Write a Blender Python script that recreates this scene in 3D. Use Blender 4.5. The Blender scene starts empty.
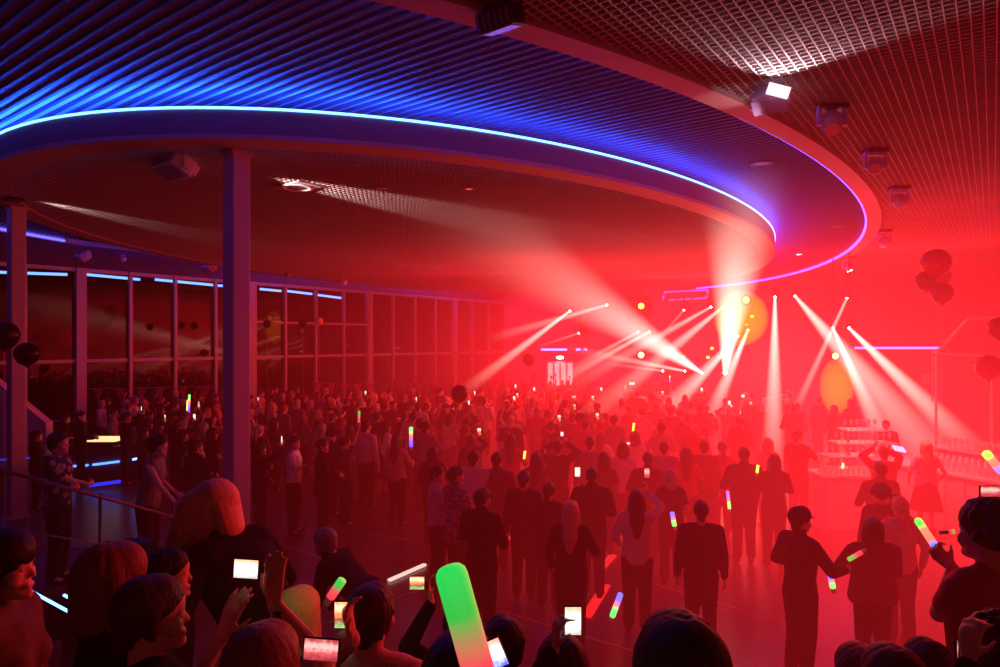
import bpy, math, random
from mathutils import Vector, Matrix
from math import sin, cos, pi, sqrt, atan2, radians
random.seed(11)
S = bpy.context.scene
COL = S.collection
CAM_H = 3.5; F = 667.0; HY = 341.0

def P(px, py, y):
    return Vector(((px-500)*y/F, y, CAM_H-(py-HY)*y/F))

# ------------------------------------------------------------------ materials
MATS = {}
def mat(name, col, rough=.7, emit=None, es=0.0, metal=0.0, var=.15, scale=6.0, bump=0.0, stretch=None, spec=.4, coat=0.0):
    if name in MATS: return MATS[name]
    m = bpy.data.materials.new(name); m.use_nodes = True
    nt = m.node_tree; N = nt.nodes; L = nt.links
    b = N['Principled BSDF']
    b.inputs['Roughness'].default_value = rough
    b.inputs['Metallic'].default_value = metal
    b.inputs['Specular IOR Level'].default_value = spec
    b.inputs['Coat Weight'].default_value = coat
    tc = N.new('ShaderNodeTexCoord'); mp = N.new('ShaderNodeMapping')
    if stretch: mp.inputs['Scale'].default_value = stretch
    nz = N.new('ShaderNodeTexNoise'); nz.inputs['Scale'].default_value = scale; nz.inputs['Detail'].default_value = 3
    L.new(tc.outputs['Object'], mp.inputs[0]); L.new(mp.outputs[0], nz.inputs['Vector'])
    mx = N.new('ShaderNodeMix'); mx.data_type = 'RGBA'
    c = Vector(col[:3])
    mx.inputs[6].default_value = (*(c*(1-var)), 1); mx.inputs[7].default_value = (*[min(1, k) for k in c*(1+var)], 1)
    L.new(nz.outputs[0], mx.inputs[0]); L.new(mx.outputs[2], b.inputs['Base Color'])
    if bump:
        bp = N.new('ShaderNodeBump'); bp.inputs['Strength'].default_value = bump; bp.inputs['Distance'].default_value = .01
        L.new(nz.outputs[0], bp.inputs['Height']); L.new(bp.outputs[0], b.inputs['Normal'])
    if emit:
        b.inputs['Emission Color'].default_value = (*emit, 1); b.inputs['Emission Strength'].default_value = es
    MATS[name] = m
    return m

def ramp_emit(name, stops, axis=2, es=3.0, coord='Generated', noise=0.0):
    """emissive material whose colour runs along one axis of the object"""
    m = bpy.data.materials.new(name); m.use_nodes = True
    nt = m.node_tree; N = nt.nodes; L = nt.links
    b = N['Principled BSDF']; b.inputs['Base Color'].default_value = (.6, .6, .6, 1); b.inputs['Roughness'].default_value = .5
    tc = N.new('ShaderNodeTexCoord'); sp = N.new('ShaderNodeSeparateXYZ'); L.new(tc.outputs[coord], sp.inputs[0])
    r = N.new('ShaderNodeValToRGB'); e = r.color_ramp.elements
    while len(e) < len(stops): e.new(.5)
    for k, (p, c) in enumerate(stops): e[k].position = p; e[k].color = (*c, 1)
    src = sp.outputs[axis]
    if noise:
        nz = N.new('ShaderNodeTexNoise'); nz.inputs['Scale'].default_value = 6
        L.new(tc.outputs[coord], nz.inputs['Vector'])
        md = N.new('ShaderNodeMath'); md.operation = 'MULTIPLY_ADD'; md.inputs[1].default_value = noise; md.inputs[2].default_value = -noise/2
        L.new(nz.outputs[0], md.inputs[0])
        ad = N.new('ShaderNodeMath'); L.new(md.outputs[0], ad.inputs[0]); L.new(src, ad.inputs[1]); src = ad.outputs[0]
    L.new(src, r.inputs[0]); L.new(r.outputs[0], b.inputs['Emission Color']); b.inputs['Emission Strength'].default_value = es
    MATS[name] = m
    return m

def emis(name, col, es):
    if name in MATS: return MATS[name]
    return mat(name, tuple(min(1, c*.6+.1) for c in col), .5, col, es, var=.03)

# ------------------------------------------------------------------ mesh helpers
class MB:
    def __init__(s): s.v = []; s.f = []
    def add(s, vs, fs):
        o = len(s.v); s.v += [tuple(v) for v in vs]; s.f += [tuple(i+o for i in f) for f in fs]
    def box(s, c, d, rot=None):
        c = Vector(c); vs = []
        for z in (-1, 1):
            for x, y in ((-1, -1), (1, -1), (1, 1), (-1, 1)):
                p = Vector((x*d[0]/2, y*d[1]/2, z*d[2]/2))
                if rot is not None: p = rot @ p
                vs.append(c+p)
        s.add(vs, [(3, 2, 1, 0), (4, 5, 6, 7), (0, 1, 5, 4), (1, 2, 6, 5), (2, 3, 7, 6), (3, 0, 4, 7)])
        return s
    def bar(s, a, b, w, h):
        """box beam from a to b, width w (horizontal), height h"""
        a = Vector(a); b = Vector(b); d = b-a
        if d.length < 1e-5: return s
        t = d.normalized(); up = Vector((0, 0, 1)) if abs(t.z) < .95 else Vector((1, 0, 0))
        u = t.cross(up).normalized()*w/2; n = u.normalized().cross(t).normalized()*h/2
        vs = [a-u-n, a+u-n, a+u+n, a-u+n, b-u-n, b+u-n, b+u+n, b-u+n]
        s.add(vs, [(0, 1, 2, 3), (7, 6, 5, 4), (0, 4, 5, 1), (1, 5, 6, 2), (2, 6, 7, 3), (3, 7, 4, 0)])
        return s
    def cap(s, a, b, ra, rb, fl=(1, 1), ref=(1, 0, 0), n=14, m=4):
        """rounded tapered capsule, closed"""
        a = Vector(a); b = Vector(b); d = b-a
        t = d.normalized() if d.length > 1e-6 else Vector((0, 0, 1))
        r = Vector(ref)
        if abs(t.dot(r)) > .95: r = Vector((0, 1, 0)) if abs(t.y) < .9 else Vector((0, 0, 1))
        u = (r-t*t.dot(r)).normalized(); w = t.cross(u)
        rings = []
        for k in range(1, m+1):
            an = -pi/2+k*(pi/2)/m; rings.append((a+t*ra*sin(an), ra*cos(an)))
        for k in range(0, m):
            an = k*(pi/2)/m; rings.append((b+t*rb*sin(an), rb*cos(an)))
        vs = [a-t*ra]
        for c, rr in rings:
            for i in range(n):
                p = 2*pi*i/n; vs.append(c+u*rr*cos(p)*fl[0]+w*rr*sin(p)*fl[1])
        vs.append(b+t*rb); fs = []
        for i in range(n): fs.append((0, 1+(i+1) % n, 1+i))
        R = len(rings)
        for k in range(R-1):
            for i in range(n):
                A = 1+k*n; B = A+n; j = (i+1) % n
                fs.append((A+i, A+j, B+j, B+i))
        A = 1+(R-1)*n
        for i in range(n): fs.append((A+i, A+(i+1) % n, len(vs)-1))
        s.add(vs, fs); return s
    def tube(s, a, b, ra, rb=None, n=12):
        rb = ra if rb is None else rb
        a = Vector(a); b = Vector(b); t = (b-a).normalized()
        r = Vector((0, 0, 1)) if abs(t.z) < .9 else Vector((1, 0, 0))
        u = (r-t*t.dot(r)).normalized(); w = t.cross(u); vs = []
        for c, rr in ((a, ra), (b, rb)):
            for i in range(n): p = 2*pi*i/n; vs.append(c+u*rr*cos(p)+w*rr*sin(p))
        fs = [(i, (i+1) % n, n+(i+1) % n, n+i) for i in range(n)]
        fs += [tuple(range(n-1, -1, -1)), tuple(range(n, 2*n))]
        s.add(vs, fs); return s
    def lathe(s, prof, c=(0, 0, 0), n=16, sx=1, sy=1):
        c = Vector(c); vs = []
        for r, z in prof:
            for i in range(n): p = 2*pi*i/n; vs.append(c+Vector((r*cos(p)*sx, r*sin(p)*sy, z)))
        fs = []
        for k in range(len(prof)-1):
            for i in range(n):
                A = k*n; B = A+n; j = (i+1) % n; fs.append((A+i, A+j, B+j, B+i))
        fs += [tuple(range(n-1, -1, -1)), tuple(range((len(prof)-1)*n, len(prof)*n))]
        s.add(vs, fs); return s
    def ribbon(s, loop_a, loop_b, closed=True):
        n = len(loop_a); vs = list(loop_a)+list(loop_b)
        fs = [(i, (i+1) % n, n+(i+1) % n, n+i) for i in range(n if closed else n-1)]
        s.add(vs, fs); return s
    def mesh(s, name, smooth=False):
        me = bpy.data.meshes.new(name); me.from_pydata([tuple(v) for v in s.v], [], s.f); me.update()
        if smooth: me.polygons.foreach_set('use_smooth', [True]*len(me.polygons))
        return me
    def build(s, name, m, parent=None, smooth=False, loc=None, rot=None, bevel=0):
        o = bpy.data.objects.new(name, s.mesh(name, smooth)); COL.objects.link(o)
        if m: o.data.materials.append(m)
        if parent: o.parent = parent
        if loc is not None: o.location = loc
        if rot is not None: o.rotation_euler = rot
        if bevel:
            md = o.modifiers.new('bevel', 'BEVEL'); md.width = bevel; md.segments = 2; md.limit_method = 'ANGLE'
        return o

def remesh(mb, name, voxel, smooth=4, fac=.5, m=None):
    me = mb.mesh('tmp'); o = bpy.data.objects.new('tmp', me); COL.objects.link(o)
    r = o.modifiers.new('r', 'REMESH'); r.mode = 'VOXEL'; r.voxel_size = voxel; r.use_smooth_shade = True
    if smooth:
        sm = o.modifiers.new('s', 'SMOOTH'); sm.factor = fac; sm.iterations = smooth
    dg = bpy.context.evaluated_depsgraph_get()
    out = bpy.data.meshes.new_from_object(o.evaluated_get(dg)); out.name = name
    bpy.data.objects.remove(o); bpy.data.meshes.remove(me)
    out.polygons.foreach_set('use_smooth', [True]*len(out.polygons))
    out.materials.clear()
    if m: out.materials.append(m)
    return out

def empty(name, loc=(0, 0, 0), rz=0):
    o = bpy.data.objects.new(name, None); o.empty_display_size = .1; COL.objects.link(o)
    o.location = loc; o.rotation_euler = (0, 0, rz); return o
def tag(o, label=None, cat=None, group=None, kind=None):
    if label: o['label'] = label
    if cat: o['category'] = cat
    if group: o['group'] = group
    if kind: o['kind'] = kind
    return o
def struct(o): o['kind'] = 'structure'; return o

# ------------------------------------------------------------------ palette
M_dark = mat('dark ceiling void', (.06, .03, .05), .9)
M_slat = mat('painted ceiling slat', (.03, .03, .045), .6, scale=2)
M_grille = mat('metal grille bar', (.42, .36, .38), .5, metal=.0, scale=2)
M_backing = mat('white cove backing', (.5, .5, .62), .8, scale=1.5)
M_ring = mat('matt ring plaster', (.5, .36, .38), .6, scale=1.2, var=.06)
M_floor = mat('dance floor boards', (.10, .075, .075), .28, scale=3, var=.3, bump=.05, spec=.6)
M_wall = mat('painted wall', (.42, .3, .3), .8, scale=.8)
M_frame = mat('window frame metal', (.50, .42, .46), .4, metal=.2, scale=2)
M_col = mat('painted steel column', (.48, .42, .46), .35, scale=1.5, var=.05)
M_black = mat('black plastic', (.015, .015, .018), .35, scale=9)
M_white = mat('white plastic', (.7, .7, .72), .4, scale=9)
M_metal = mat('brushed metal', (.5, .5, .52), .3, metal=.9, scale=20)
M_skin = mat('light skin', (.62, .38, .30), .5, scale=18, var=.08, bump=.05)
M_skin2 = mat('tanned skin', (.45, .27, .2), .5, scale=18, var=.08, bump=.05)
def hairm(n, c): return mat(n, c, .42, scale=30, var=.45, bump=.6, stretch=(6, 6, .6), spec=.5)
H_black = hairm('black hair', (.014, .010, .010)); H_brown = hairm('brown hair', (.07, .035, .022))
H_blond = hairm('blond hair', (.55, .40, .20)); H_red = hairm('auburn hair', (.22, .07, .035)); H_grey = hairm('grey hair', (.30, .27, .26))
def cloth(n, c): return mat(n, c, .85, scale=14, var=.18, bump=.35, spec=.2)
C_black = cloth('black cloth', (.018, .016, .018)); C_navy = cloth('navy cloth', (.02, .025, .06)); C_grey = cloth('grey cloth', (.16, .15, .16))
C_white = cloth('white cotton', (.68, .66, .66)); C_pale = cloth('pale cloth', (.5, .42, .42)); C_red = cloth('red cloth', (.4, .06, .05))
C_denim = cloth('dark denim', (.04, .05, .10)); C_brown = cloth('brown cloth', (.12, .07, .05))
M_shoe = mat('shoe leather', (.02, .018, .018), .4, scale=12)
def patterned(n, c1, c2, kind='noise', sc=16):
    m = bpy.data.materials.new(n); m.use_nodes = True; N = m.node_tree.nodes; L = m.node_tree.links
    b = N['Principled BSDF']; b.inputs['Roughness'].default_value = .85
    tc = N.new('ShaderNodeTexCoord')
    if kind == 'noise': t = N.new('ShaderNodeTexVoronoi'); t.inputs['Scale'].default_value = sc; o = t.outputs['Distance']
    else:
        t = N.new('ShaderNodeTexWave'); t.inputs['Scale'].default_value = sc; t.bands_direction = 'Z'; o = t.outputs['Fac']
    L.new(tc.outputs['Object'], t.inputs['Vector'])
    r = N.new('ShaderNodeValToRGB'); r.color_ramp.elements[0].position = .35; r.color_ramp.elements[1].position = .5
    r.color_ramp.elements[0].color = (*c1, 1); r.color_ramp.elements[1].color = (*c2, 1)
    L.new(o, r.inputs[0]); L.new(r.outputs[0], b.inputs['Base Color']); MATS[n] = m; return m
C_floral = patterned('floral print cloth', (.28, .26, .3), (.03, .03, .04), sc=11)
C_spot = patterned('speckled print cloth', (.4, .3, .3), (.05, .03, .03), sc=22)
C_stripe = patterned('striped cloth', (.55, .5, .5), (.3, .24, .24), 'wave', 14)
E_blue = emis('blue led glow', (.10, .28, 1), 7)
E_cove = emis('blue cove glow', (.10, .33, 1), 6)
E_cove2 = emis('blue cove strip', (.006, .062, 1), 165)
E_blue2 = emis('blue led glow soft', (.02, .08, 1), 2)
E_violet = emis('violet led glow', (.55, .16, 1), 3.2)
E_white = emis('white lamp glow', (1, .85, .78), 14)
E_warm = emis('warm lamp glow', (1, .75, .30), 9)

# ------------------------------------------------------------------ camera
cam = bpy.data.cameras.new('camera'); cam.sensor_width = 36; cam.lens = 36*F/1000
cam.shift_y = 7.5/1000; cam.clip_start = .05; cam.clip_end = 200
co = bpy.data.objects.new('camera', cam); COL.objects.link(co)
co.location = (0, 0, CAM_H); co.rotation_euler = (pi/2, 0, 0); S.camera = co

# ------------------------------------------------------------------ plan of the hall
TH = radians(36.5)
D = Vector((sin(TH), cos(TH), 0)); Q = Vector((cos(TH), -sin(TH), 0))     # along / across the hall
WL0 = Vector((-13.86, 22, 0))                                            # window wall passes here
WR0 = Vector((9.55, 12.3, 0))                                             # right hand wall passes here
QL = WL0.dot(Q); QRW = WR0.dot(Q); QR = QRW+7.0
BACK = 41.0
INNER = (Vector((-.4, 23.3, 0)), 9.25, 15.3, radians(22.0))
RING = (Vector((-.28, 24.38, 0)), 11.98, 21.09, radians(26.6))
def ell(E, n, grow=0.0, z=0.0):
    c, a, b, r = E; out = []
    ux = Vector((cos(r), -sin(r), 0)); uy = Vector((sin(r), cos(r), 0))
    for i in range(n):
        p = 2*pi*i/n
        x, y = a*cos(p), b*sin(p); nx, ny = cos(p)/a, sin(p)/b; l = sqrt(nx*nx+ny*ny)
        q = c+ux*(x+grow*nx/l)+uy*(y+grow*ny/l); out.append(Vector((q.x, q.y, z)))
    return out
def clipL(pts):   # keep inside of the window wall and in front of the back wall
    out = []
    for p in pts:
        p = p.copy(); q = p.dot(Q)
        if q < QL+.06: p += Q*(QL+.06-q)
        if p.y > BACK-.05: p.y = BACK-.05
        out.append(p)
    return out
def line_ell(E, p, d, grow=0.0):
    c, a, b, r = E; a += grow; b += grow
    ux = Vector((cos(r), -sin(r), 0)); uy = Vector((sin(r), cos(r), 0))
    q = p-c; px, py, dx, dy = q.dot(ux)/a, q.dot(uy)/b, d.dot(ux)/a, d.dot(uy)/b
    A = dx*dx+dy*dy; B = 2*(px*dx+py*dy); C = px*px+py*py-1; di = B*B-4*A*C
    if di <= 0: return None
    s = sqrt(di); return ((-B-s)/2/A, (-B+s)/2/A)
def room_range(p, d, qpad=.05):
    """parameter range of the line p+t d inside the hall outline"""
    lo, hi = -80.0, 80.0
    for (n, k) in ((Q, QL+qpad), (-Q, -QR+qpad), (Vector((0, -1, 0)), -BACK+.05), (Vector((0, 1, 0)), -4.0)):
        a = d.dot(n); b = p.dot(n)-k           # need b + a t >= 0
        if abs(a) < 1e-9:
            if b < 0: return None
            continue
        t = -b/a
        if a > 0: lo = max(lo, t)
        else: hi = min(hi, t)
    return (lo, hi) if hi > lo else None

H_IN_B, H_IN_T = CAM_H+2.645, CAM_H+3.05      # inner disc underside / rim
H_RING = CAM_H+3.15
H_RIB = CAM_H+3.30
H_MESH = CAM_H+3.20
NE = 160

# room shell ---------------------------------------------------------
def wall_slab(name, a, b, z0, z1, th, out, m):
    a = Vector(a); b = Vector(b); mid = (a+b)/2; t = (b-a).normalized()
    rot = Matrix((t, Vector((-t.y, t.x, 0)), Vector((0, 0, 1)))).transposed()
    o = Vector(out)*th/2
    mb = MB(); mb.box((mid.x+o.x, mid.y+o.y, (z0+z1)/2), ((b-a).length, th, z1-z0), rot)
    return struct(mb.build(name, m))
HT = 7.6
def at_q(q, y=None, s=None):
    """point on the line at across-offset q; at world y"""
    base = Q*q
    t = (y-base.y)/D.y
    return base+D*t
# floor polygon
fl = [at_q(QL, -6), at_q(QR, -6), at_q(QR, BACK), at_q(QL, BACK)]
mb = MB(); mb.add([Vector((p.x, p.y, 0)) for p in fl]+[Vector((p.x, p.y, -.3)) for p in fl], [(0, 1, 2, 3), (7, 6, 5, 4), (0, 4, 5, 1), (1, 5, 6, 2), (2, 6, 7, 3), (3, 7, 4, 0)])
struct(mb.build('floor', M_floor))
mb = MB(); mb.add([Vector((p.x, p.y, HT)) for p in fl]+[Vector((p.x, p.y, HT+.2)) for p in fl], [(3, 2, 1, 0), (4, 5, 6, 7), (0, 4, 5, 1), (1, 5, 6, 2), (2, 6, 7, 3), (3, 7, 4, 0)])
ceil = struct(mb.build('ceiling', M_dark))
a, b = at_q(QL, BACK), at_q(QR, BACK)
wall_slab('wall_back', a, b, 0, HT, .3, (0, 1, 0), M_wall)
wall_slab('wall_front', at_q(QL, -6), at_q(QR, -6), 0, HT, .3, (0, -1, 0), M_wall)
wall_slab('wall_right', at_q(QRW, 12.3), at_q(QRW, BACK), 0, HT, .3, Q, M_wall)
cr = at_q(QRW, 12.3); wall_slab('wall_right', cr+Vector((.3, .15, 0)), Vector((cr.x+9.0, cr.y+.15, 0)), 0, HT, .3, (0, 1, 0), M_wall)
wall_slab('wall_right', at_q(QR, -6), at_q(QR, 12.3), 0, HT, .3, Q, M_wall)
WH, WT = 5.9, 2.84             # head and transom height of the glazing
wall_slab('wall_left', at_q(QL, -6), at_q(QL, BACK), WH, HT, .3, -Q, mat('dark header', (.10, .06, .08), .8))
# windows: bays between mullions
SP = 1.58
M_glass = bpy.data.materials.new('window glass'); M_glass.use_nodes = True
N = M_glass.node_tree.nodes; L = M_glass.node_tree.links; N.clear()
o_ = N.new('ShaderNodeOutputMaterial'); t_ = N.new('ShaderNodeBsdfTransparent'); g_ = N.new('ShaderNodeBsdfGlossy'); x_ = N.new('ShaderNodeMixShader')
t_.inputs[0].default_value = (.75, .7, .72, 1); g_.inputs['Roughness'].default_value = .02; g_.inputs[0].default_value = (.9, .9, .9, 1); x_.inputs[0].default_value = .22
nz_ = N.new('ShaderNodeTexNoise'); nz_.inputs['Scale'].default_value = .4; mm_ = N.new('ShaderNodeMath'); mm_.operation = 'MULTIPLY'; mm_.inputs[1].default_value = .07
L.new(nz_.outputs[0], mm_.inputs[0]); L.new(mm_.outputs[0], x_.inputs[0])
L.new(t_.outputs[0], x_.inputs[1]); L.new(g_.outputs[0], x_.inputs[2]); L.new(x_.outputs[0], o_.inputs[0])
RQ = Matrix((D, -Q, Vector((0, 0, 1)))).transposed()
def wp(t, z, off=0): p = WL0+D*t+Q*off; return Vector((p.x, p.y, z))
k0, k1 = -5, 15
n = 0
for k in range(k0, k1):
    n += 1; major = (k % 4 == 0)
    t = k*SP; mb = MB()
    w = .30 if major else .11
    mb.box(wp(t, WH/2, .05), (w, .22 if major else .14, WH), RQ)
    mb.box(wp(t+SP/2, WT, .02), (SP-w*.5-.05, .10, .11), RQ)
    mb.box(wp(t+SP/2, WH-.06, .02), (SP-.12, .10, .12), RQ)
    mb.box(wp(t+SP/2, .06, .02), (SP-.12, .10, .12), RQ)
    wf = struct(mb.build('window_%d' % n, M_frame))
    MB().box(wp(t+SP/2, WH/2, -.03), (SP-.1, .012, WH-.2), RQ).build('pane', M_glass, wf)
for z_ in (4.28,):
    struct(MB().bar(wp(4*SP, z_, .03), wp(8*SP, z_, .03), .09, .09).build('trim_5', M_frame))
MB().box((-9, 20, -.36), (90, 70, .1)).build('terrace', mat('outside paving', (.02, .018, .02), .9)); bpy.data.objects['terrace'].name = 'ground'; struct(bpy.data.objects['ground'])

# mesh ceiling outside the ring --------------------------------------
bars = MB()
def seg_bar(p, d, t0, t1, z, w, h):
    if t1-t0 < .03: return
    a = p+d*t0; b = p+d*t1; bars.bar((a.x, a.y, z), (b.x, b.y, z), w, h)
def grid(E, outside, z, step, w, h, grow):
    qs = QL
    nQ = int((QR-QL)/step)
    for i in range(1, nQ):
        p = Q*(QL+i*step); rr = room_range(p, D)
        if not rr: continue
        le = line_ell(E, p, D, grow)
        if outside:
            rr = (max(rr[0], -12), rr[1])
            if le is None: seg_bar(p, D, rr[0], rr[1], z, w, h)
            else:
                seg_bar(p, D, rr[0], min(rr[1], le[0]), z, w, h); seg_bar(p, D, max(rr[0], le[1]), rr[1], z, w, h)
        elif le: seg_bar(p, D, max(rr[0], le[0]), min(rr[1], le[1]), z, w, h)
    for i in range(0, int(70/step)):
        p = D*(-8+i*step); rr = room_range(p, Q)
        if not rr: continue
        le = line_ell(E, p, Q, grow)
        if outside:
            if le is None: seg_bar(p, Q, rr[0], rr[1], z, w, h)
            else:
                seg_bar(p, Q, rr[0], min(rr[1], le[0]), z, w, h); seg_bar(p, Q, max(rr[0], le[1]), rr[1], z, w, h)
        elif le: seg_bar(p, Q, max(rr[0], le[0]), min(rr[1], le[1]), z, w, h)
grid(RING, True, H_MESH+.02, .105, .012, .04, .36)
g = bars.build('grille', M_grille, ceil)
# plain panel above the grille
def loop_plane(name, loop, z, m, up=False, parent=None):
    mb = MB(); vs = [Vector((p.x, p.y, z)) for p in loop]; n = len(vs)
    f = tuple(range(n)) if up else tuple(range(n-1, -1, -1))
    mb.add(vs, [f]); return mb.build(name, m, parent)
# ribbed ceiling ------------------------------------------------------
bars = MB()
for i in range(0, 420):
    p = D*(-8+i*.155); le = line_ell(RING, p, Q, .06); rr = room_range(p, Q)
    if le and rr: seg_bar(p, Q, max(rr[0], le[0]), min(rr[1], le[1]), H_RIB+.02, .042, .04)
c2 = struct(bars.build('ceiling', M_slat)); 
lp = clipL(ell(RING, NE, .1)); loop_plane('backing_panel', lp, H_RIB+.045, M_backing, parent=c2)
# ring band (trim)
def band(name, E, g0, g1, z0, z1, m):
    A = clipL(ell(E, NE, g0)); B = clipL(ell(E, NE, g1)); mb = MB()
    f = lambda L, z: [Vector((p.x, p.y, z)) for p in L]
    a0, a1, b0, b1 = f(A, z0), f(A, z1), f(B, z0), f(B, z1)
    mb.ribbon(a0, b0); mb.ribbon(b0, b1); mb.ribbon(b1, a1); mb.ribbon(a1, a0)
    return struct(mb.build(name, m, smooth=False))
band('trim_1', RING, 0, .33, H_RING, H_RING+.32, M_ring)
def led_loop(name, E, g, z, w, h, m, label, sel=None):
    A = ell(E, NE, g); B = ell(E, NE, g+w); mb = MB(); n = len(A)
    for i in range(n):
        j = (i+1) % n
        pts = [A[i], A[j], B[j], B[i]]
        if any(p.dot(Q) < QL+.15 or p.y > BACK-.2 for p in pts) or (sel and not sel(A[i])): continue
        lo = [Vector((p.x, p.y, z)) for p in pts]; hi = [Vector((p.x, p.y, z+h)) for p in pts]
        mb.add(lo+hi, [(3, 2, 1, 0), (4, 5, 6, 7), (0, 1, 5, 4), (1, 2, 6, 5), (2, 3, 7, 6), (3, 0, 4, 7)])
    return tag(mb.build(name, m), label, 'led strip')
led_loop('led_strip', RING, -.045, H_RING+.03, .04, .06, emis('ring led', (.06, .07, 1), 5), 'violet-blue led line around the inner edge of the big ceiling ring')
# inner disc ---------------------------------------------------------
band('trim_2', INNER, -.45, 0, H_IN_B, H_IN_B+.06, M_ring)
A = clipL(ell(INNER, NE, -.0)); mb = MB()
mb.ribbon([Vector((p.x, p.y, H_IN_B+.06)) for p in A], [Vector((p.x, p.y, H_IN_T)) for p in A])
struct(mb.build('trim_3', mat('disc fascia paint', (.20, .17, .24), .7, scale=1, var=.05)))
bars = MB(); grid(INNER, False, H_IN_B+.03, .105, .012, .04, -.45)
c3 = struct(bars.build('ceiling', M_grille))
loop_plane('backing_panel', clipL(ell(INNER, NE, -.02)), H_IN_T-.02, mat('disc deck', (.16, .11, .13), .9), parent=c3)
led_loop('led_strip', INNER, -.02, H_IN_T-.022, .035, .03, E_cove, 'long bright blue led cove along the rim of the inner ceiling disc', sel=lambda p: True)
hid = led_loop('hidden', INNER, -.15, H_IN_T-.002, .07, .02, E_cove2, 'x'); hid.name = 'cove_strip'
for k_ in ('label', 'category'): del hid[k_]
hid.parent = bpy.data.objects['trim_3']
# ------------------------------------------------------------------ people
def ik(Sh, W, l1, l2, pole):
    d = W-Sh; L0 = min(d.length, (l1+l2)*.995); t = d.normalized(); W = Sh+t*L0
    a = (l1*l1-l2*l2+L0*L0)/(2*L0); h = sqrt(max(0, l1*l1-a*a))
    p = (pole-t*pole.dot(t)); p = p.normalized() if p.length > 1e-4 else Vector((0, -1, 0))
    return Sh+t*a+p*h, W
def hand_caps(mb, W, d, nrm, side, curl, vx):
    """palm, four unequal bent fingers, thumb leaving the side of the palm"""
    d = d.normalized(); nrm = (nrm-d*nrm.dot(d)).normalized(); s = d.cross(nrm).normalized()*side
    fr = max(.0078, vx*.72)
    mb.cap(W-d*.02, W+d*.075, .024, .034, (1.12, .50), ref=s)
    for k, (off, ln) in enumerate(((.030, .072), (.010, .082), (-.010, .077), (-.029, .060))):
        b = W+d*.088+s*off
        a1 = curl*.75; a2 = curl*1.7
        p1 = b+(d*cos(a1)+nrm*sin(a1))*ln*.5+s*off*.15
        p2 = p1+(d*cos(a2)+nrm*sin(a2))*ln*.5
        mb.cap(b-d*.02, p1, fr*1.1, fr, n=8, m=3); mb.cap(p1, p2, fr, fr*.85, n=8, m=3)
    t0 = W+d*.025+s*.024; t1 = t0+(d*.62+s*.7+nrm*.25)*.042; t2 = t1+(d*.8+s*.2+nrm*(.3+curl*.5)).normalized()*.034
    mb.cap(t0, t1, fr*1.5, fr*1.15, n=8, m=3); mb.cap(t1, t2, fr*1.15, fr*.95, n=8, m=3)

HAIR_SETS = {
 'short': [((0, -.030, .145), (0, .018, .165), .096, .088, (.93, 1)), ((0, -.055, .12), (0, -.062, .055), .062, .042, (1.1, .8))],
 'bald': [],
 'long': [((0, -.030, .145), (0, .018, .163), .100, .092, (.95, 1)), ((0, -.055, .12), (0, -.095, -.16), .088, .080, (1.12, .62)),
          ((0, -.095, -.14), (0, -.10, -.30), .080, .045, (1.2, .5)), ((.075, -.01, .13), (.092, -.02, -.12), .034, .028, (1, 1)), ((-.075, -.01, .13), (-.092, -.02, -.12), .034, .028, (1, 1))],
 'bob': [((0, -.030, .145), (0, .020, .166), .104, .096, (.96, 1)), ((0, -.05, .12), (0, -.055, .01), .092, .085, (1.08, .78)),
         ((.072, .0, .13), (.086, .0, .02), .038, .036, (1, 1)), ((-.072, .0, .13), (-.086, .0, .02), .038, .036, (1, 1))],
 'tail': [((0, -.030, .145), (0, .018, .163), .096, .088, (.93, 1)), ((0, -.12, .17), (0, -.15, .06), .030, .040, (1, 1)), ((0, -.15, .06), (0, -.13, -.14), .040, .018, (1, 1))],
 'hang': [((0, -.030, .145), (0, .018, .163), .104, .096, (.98, 1)), ((0, -.06, .12), (0, -.06, .02), .09, .08, (1.1, .7))],
 'bun': [((0, -.030, .145), (0, .018, .163), .096, .088, (.93, 1)), ((0, -.11, .20), (0, -.12, .21), .045, .045, (1, 1))],
}
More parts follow.
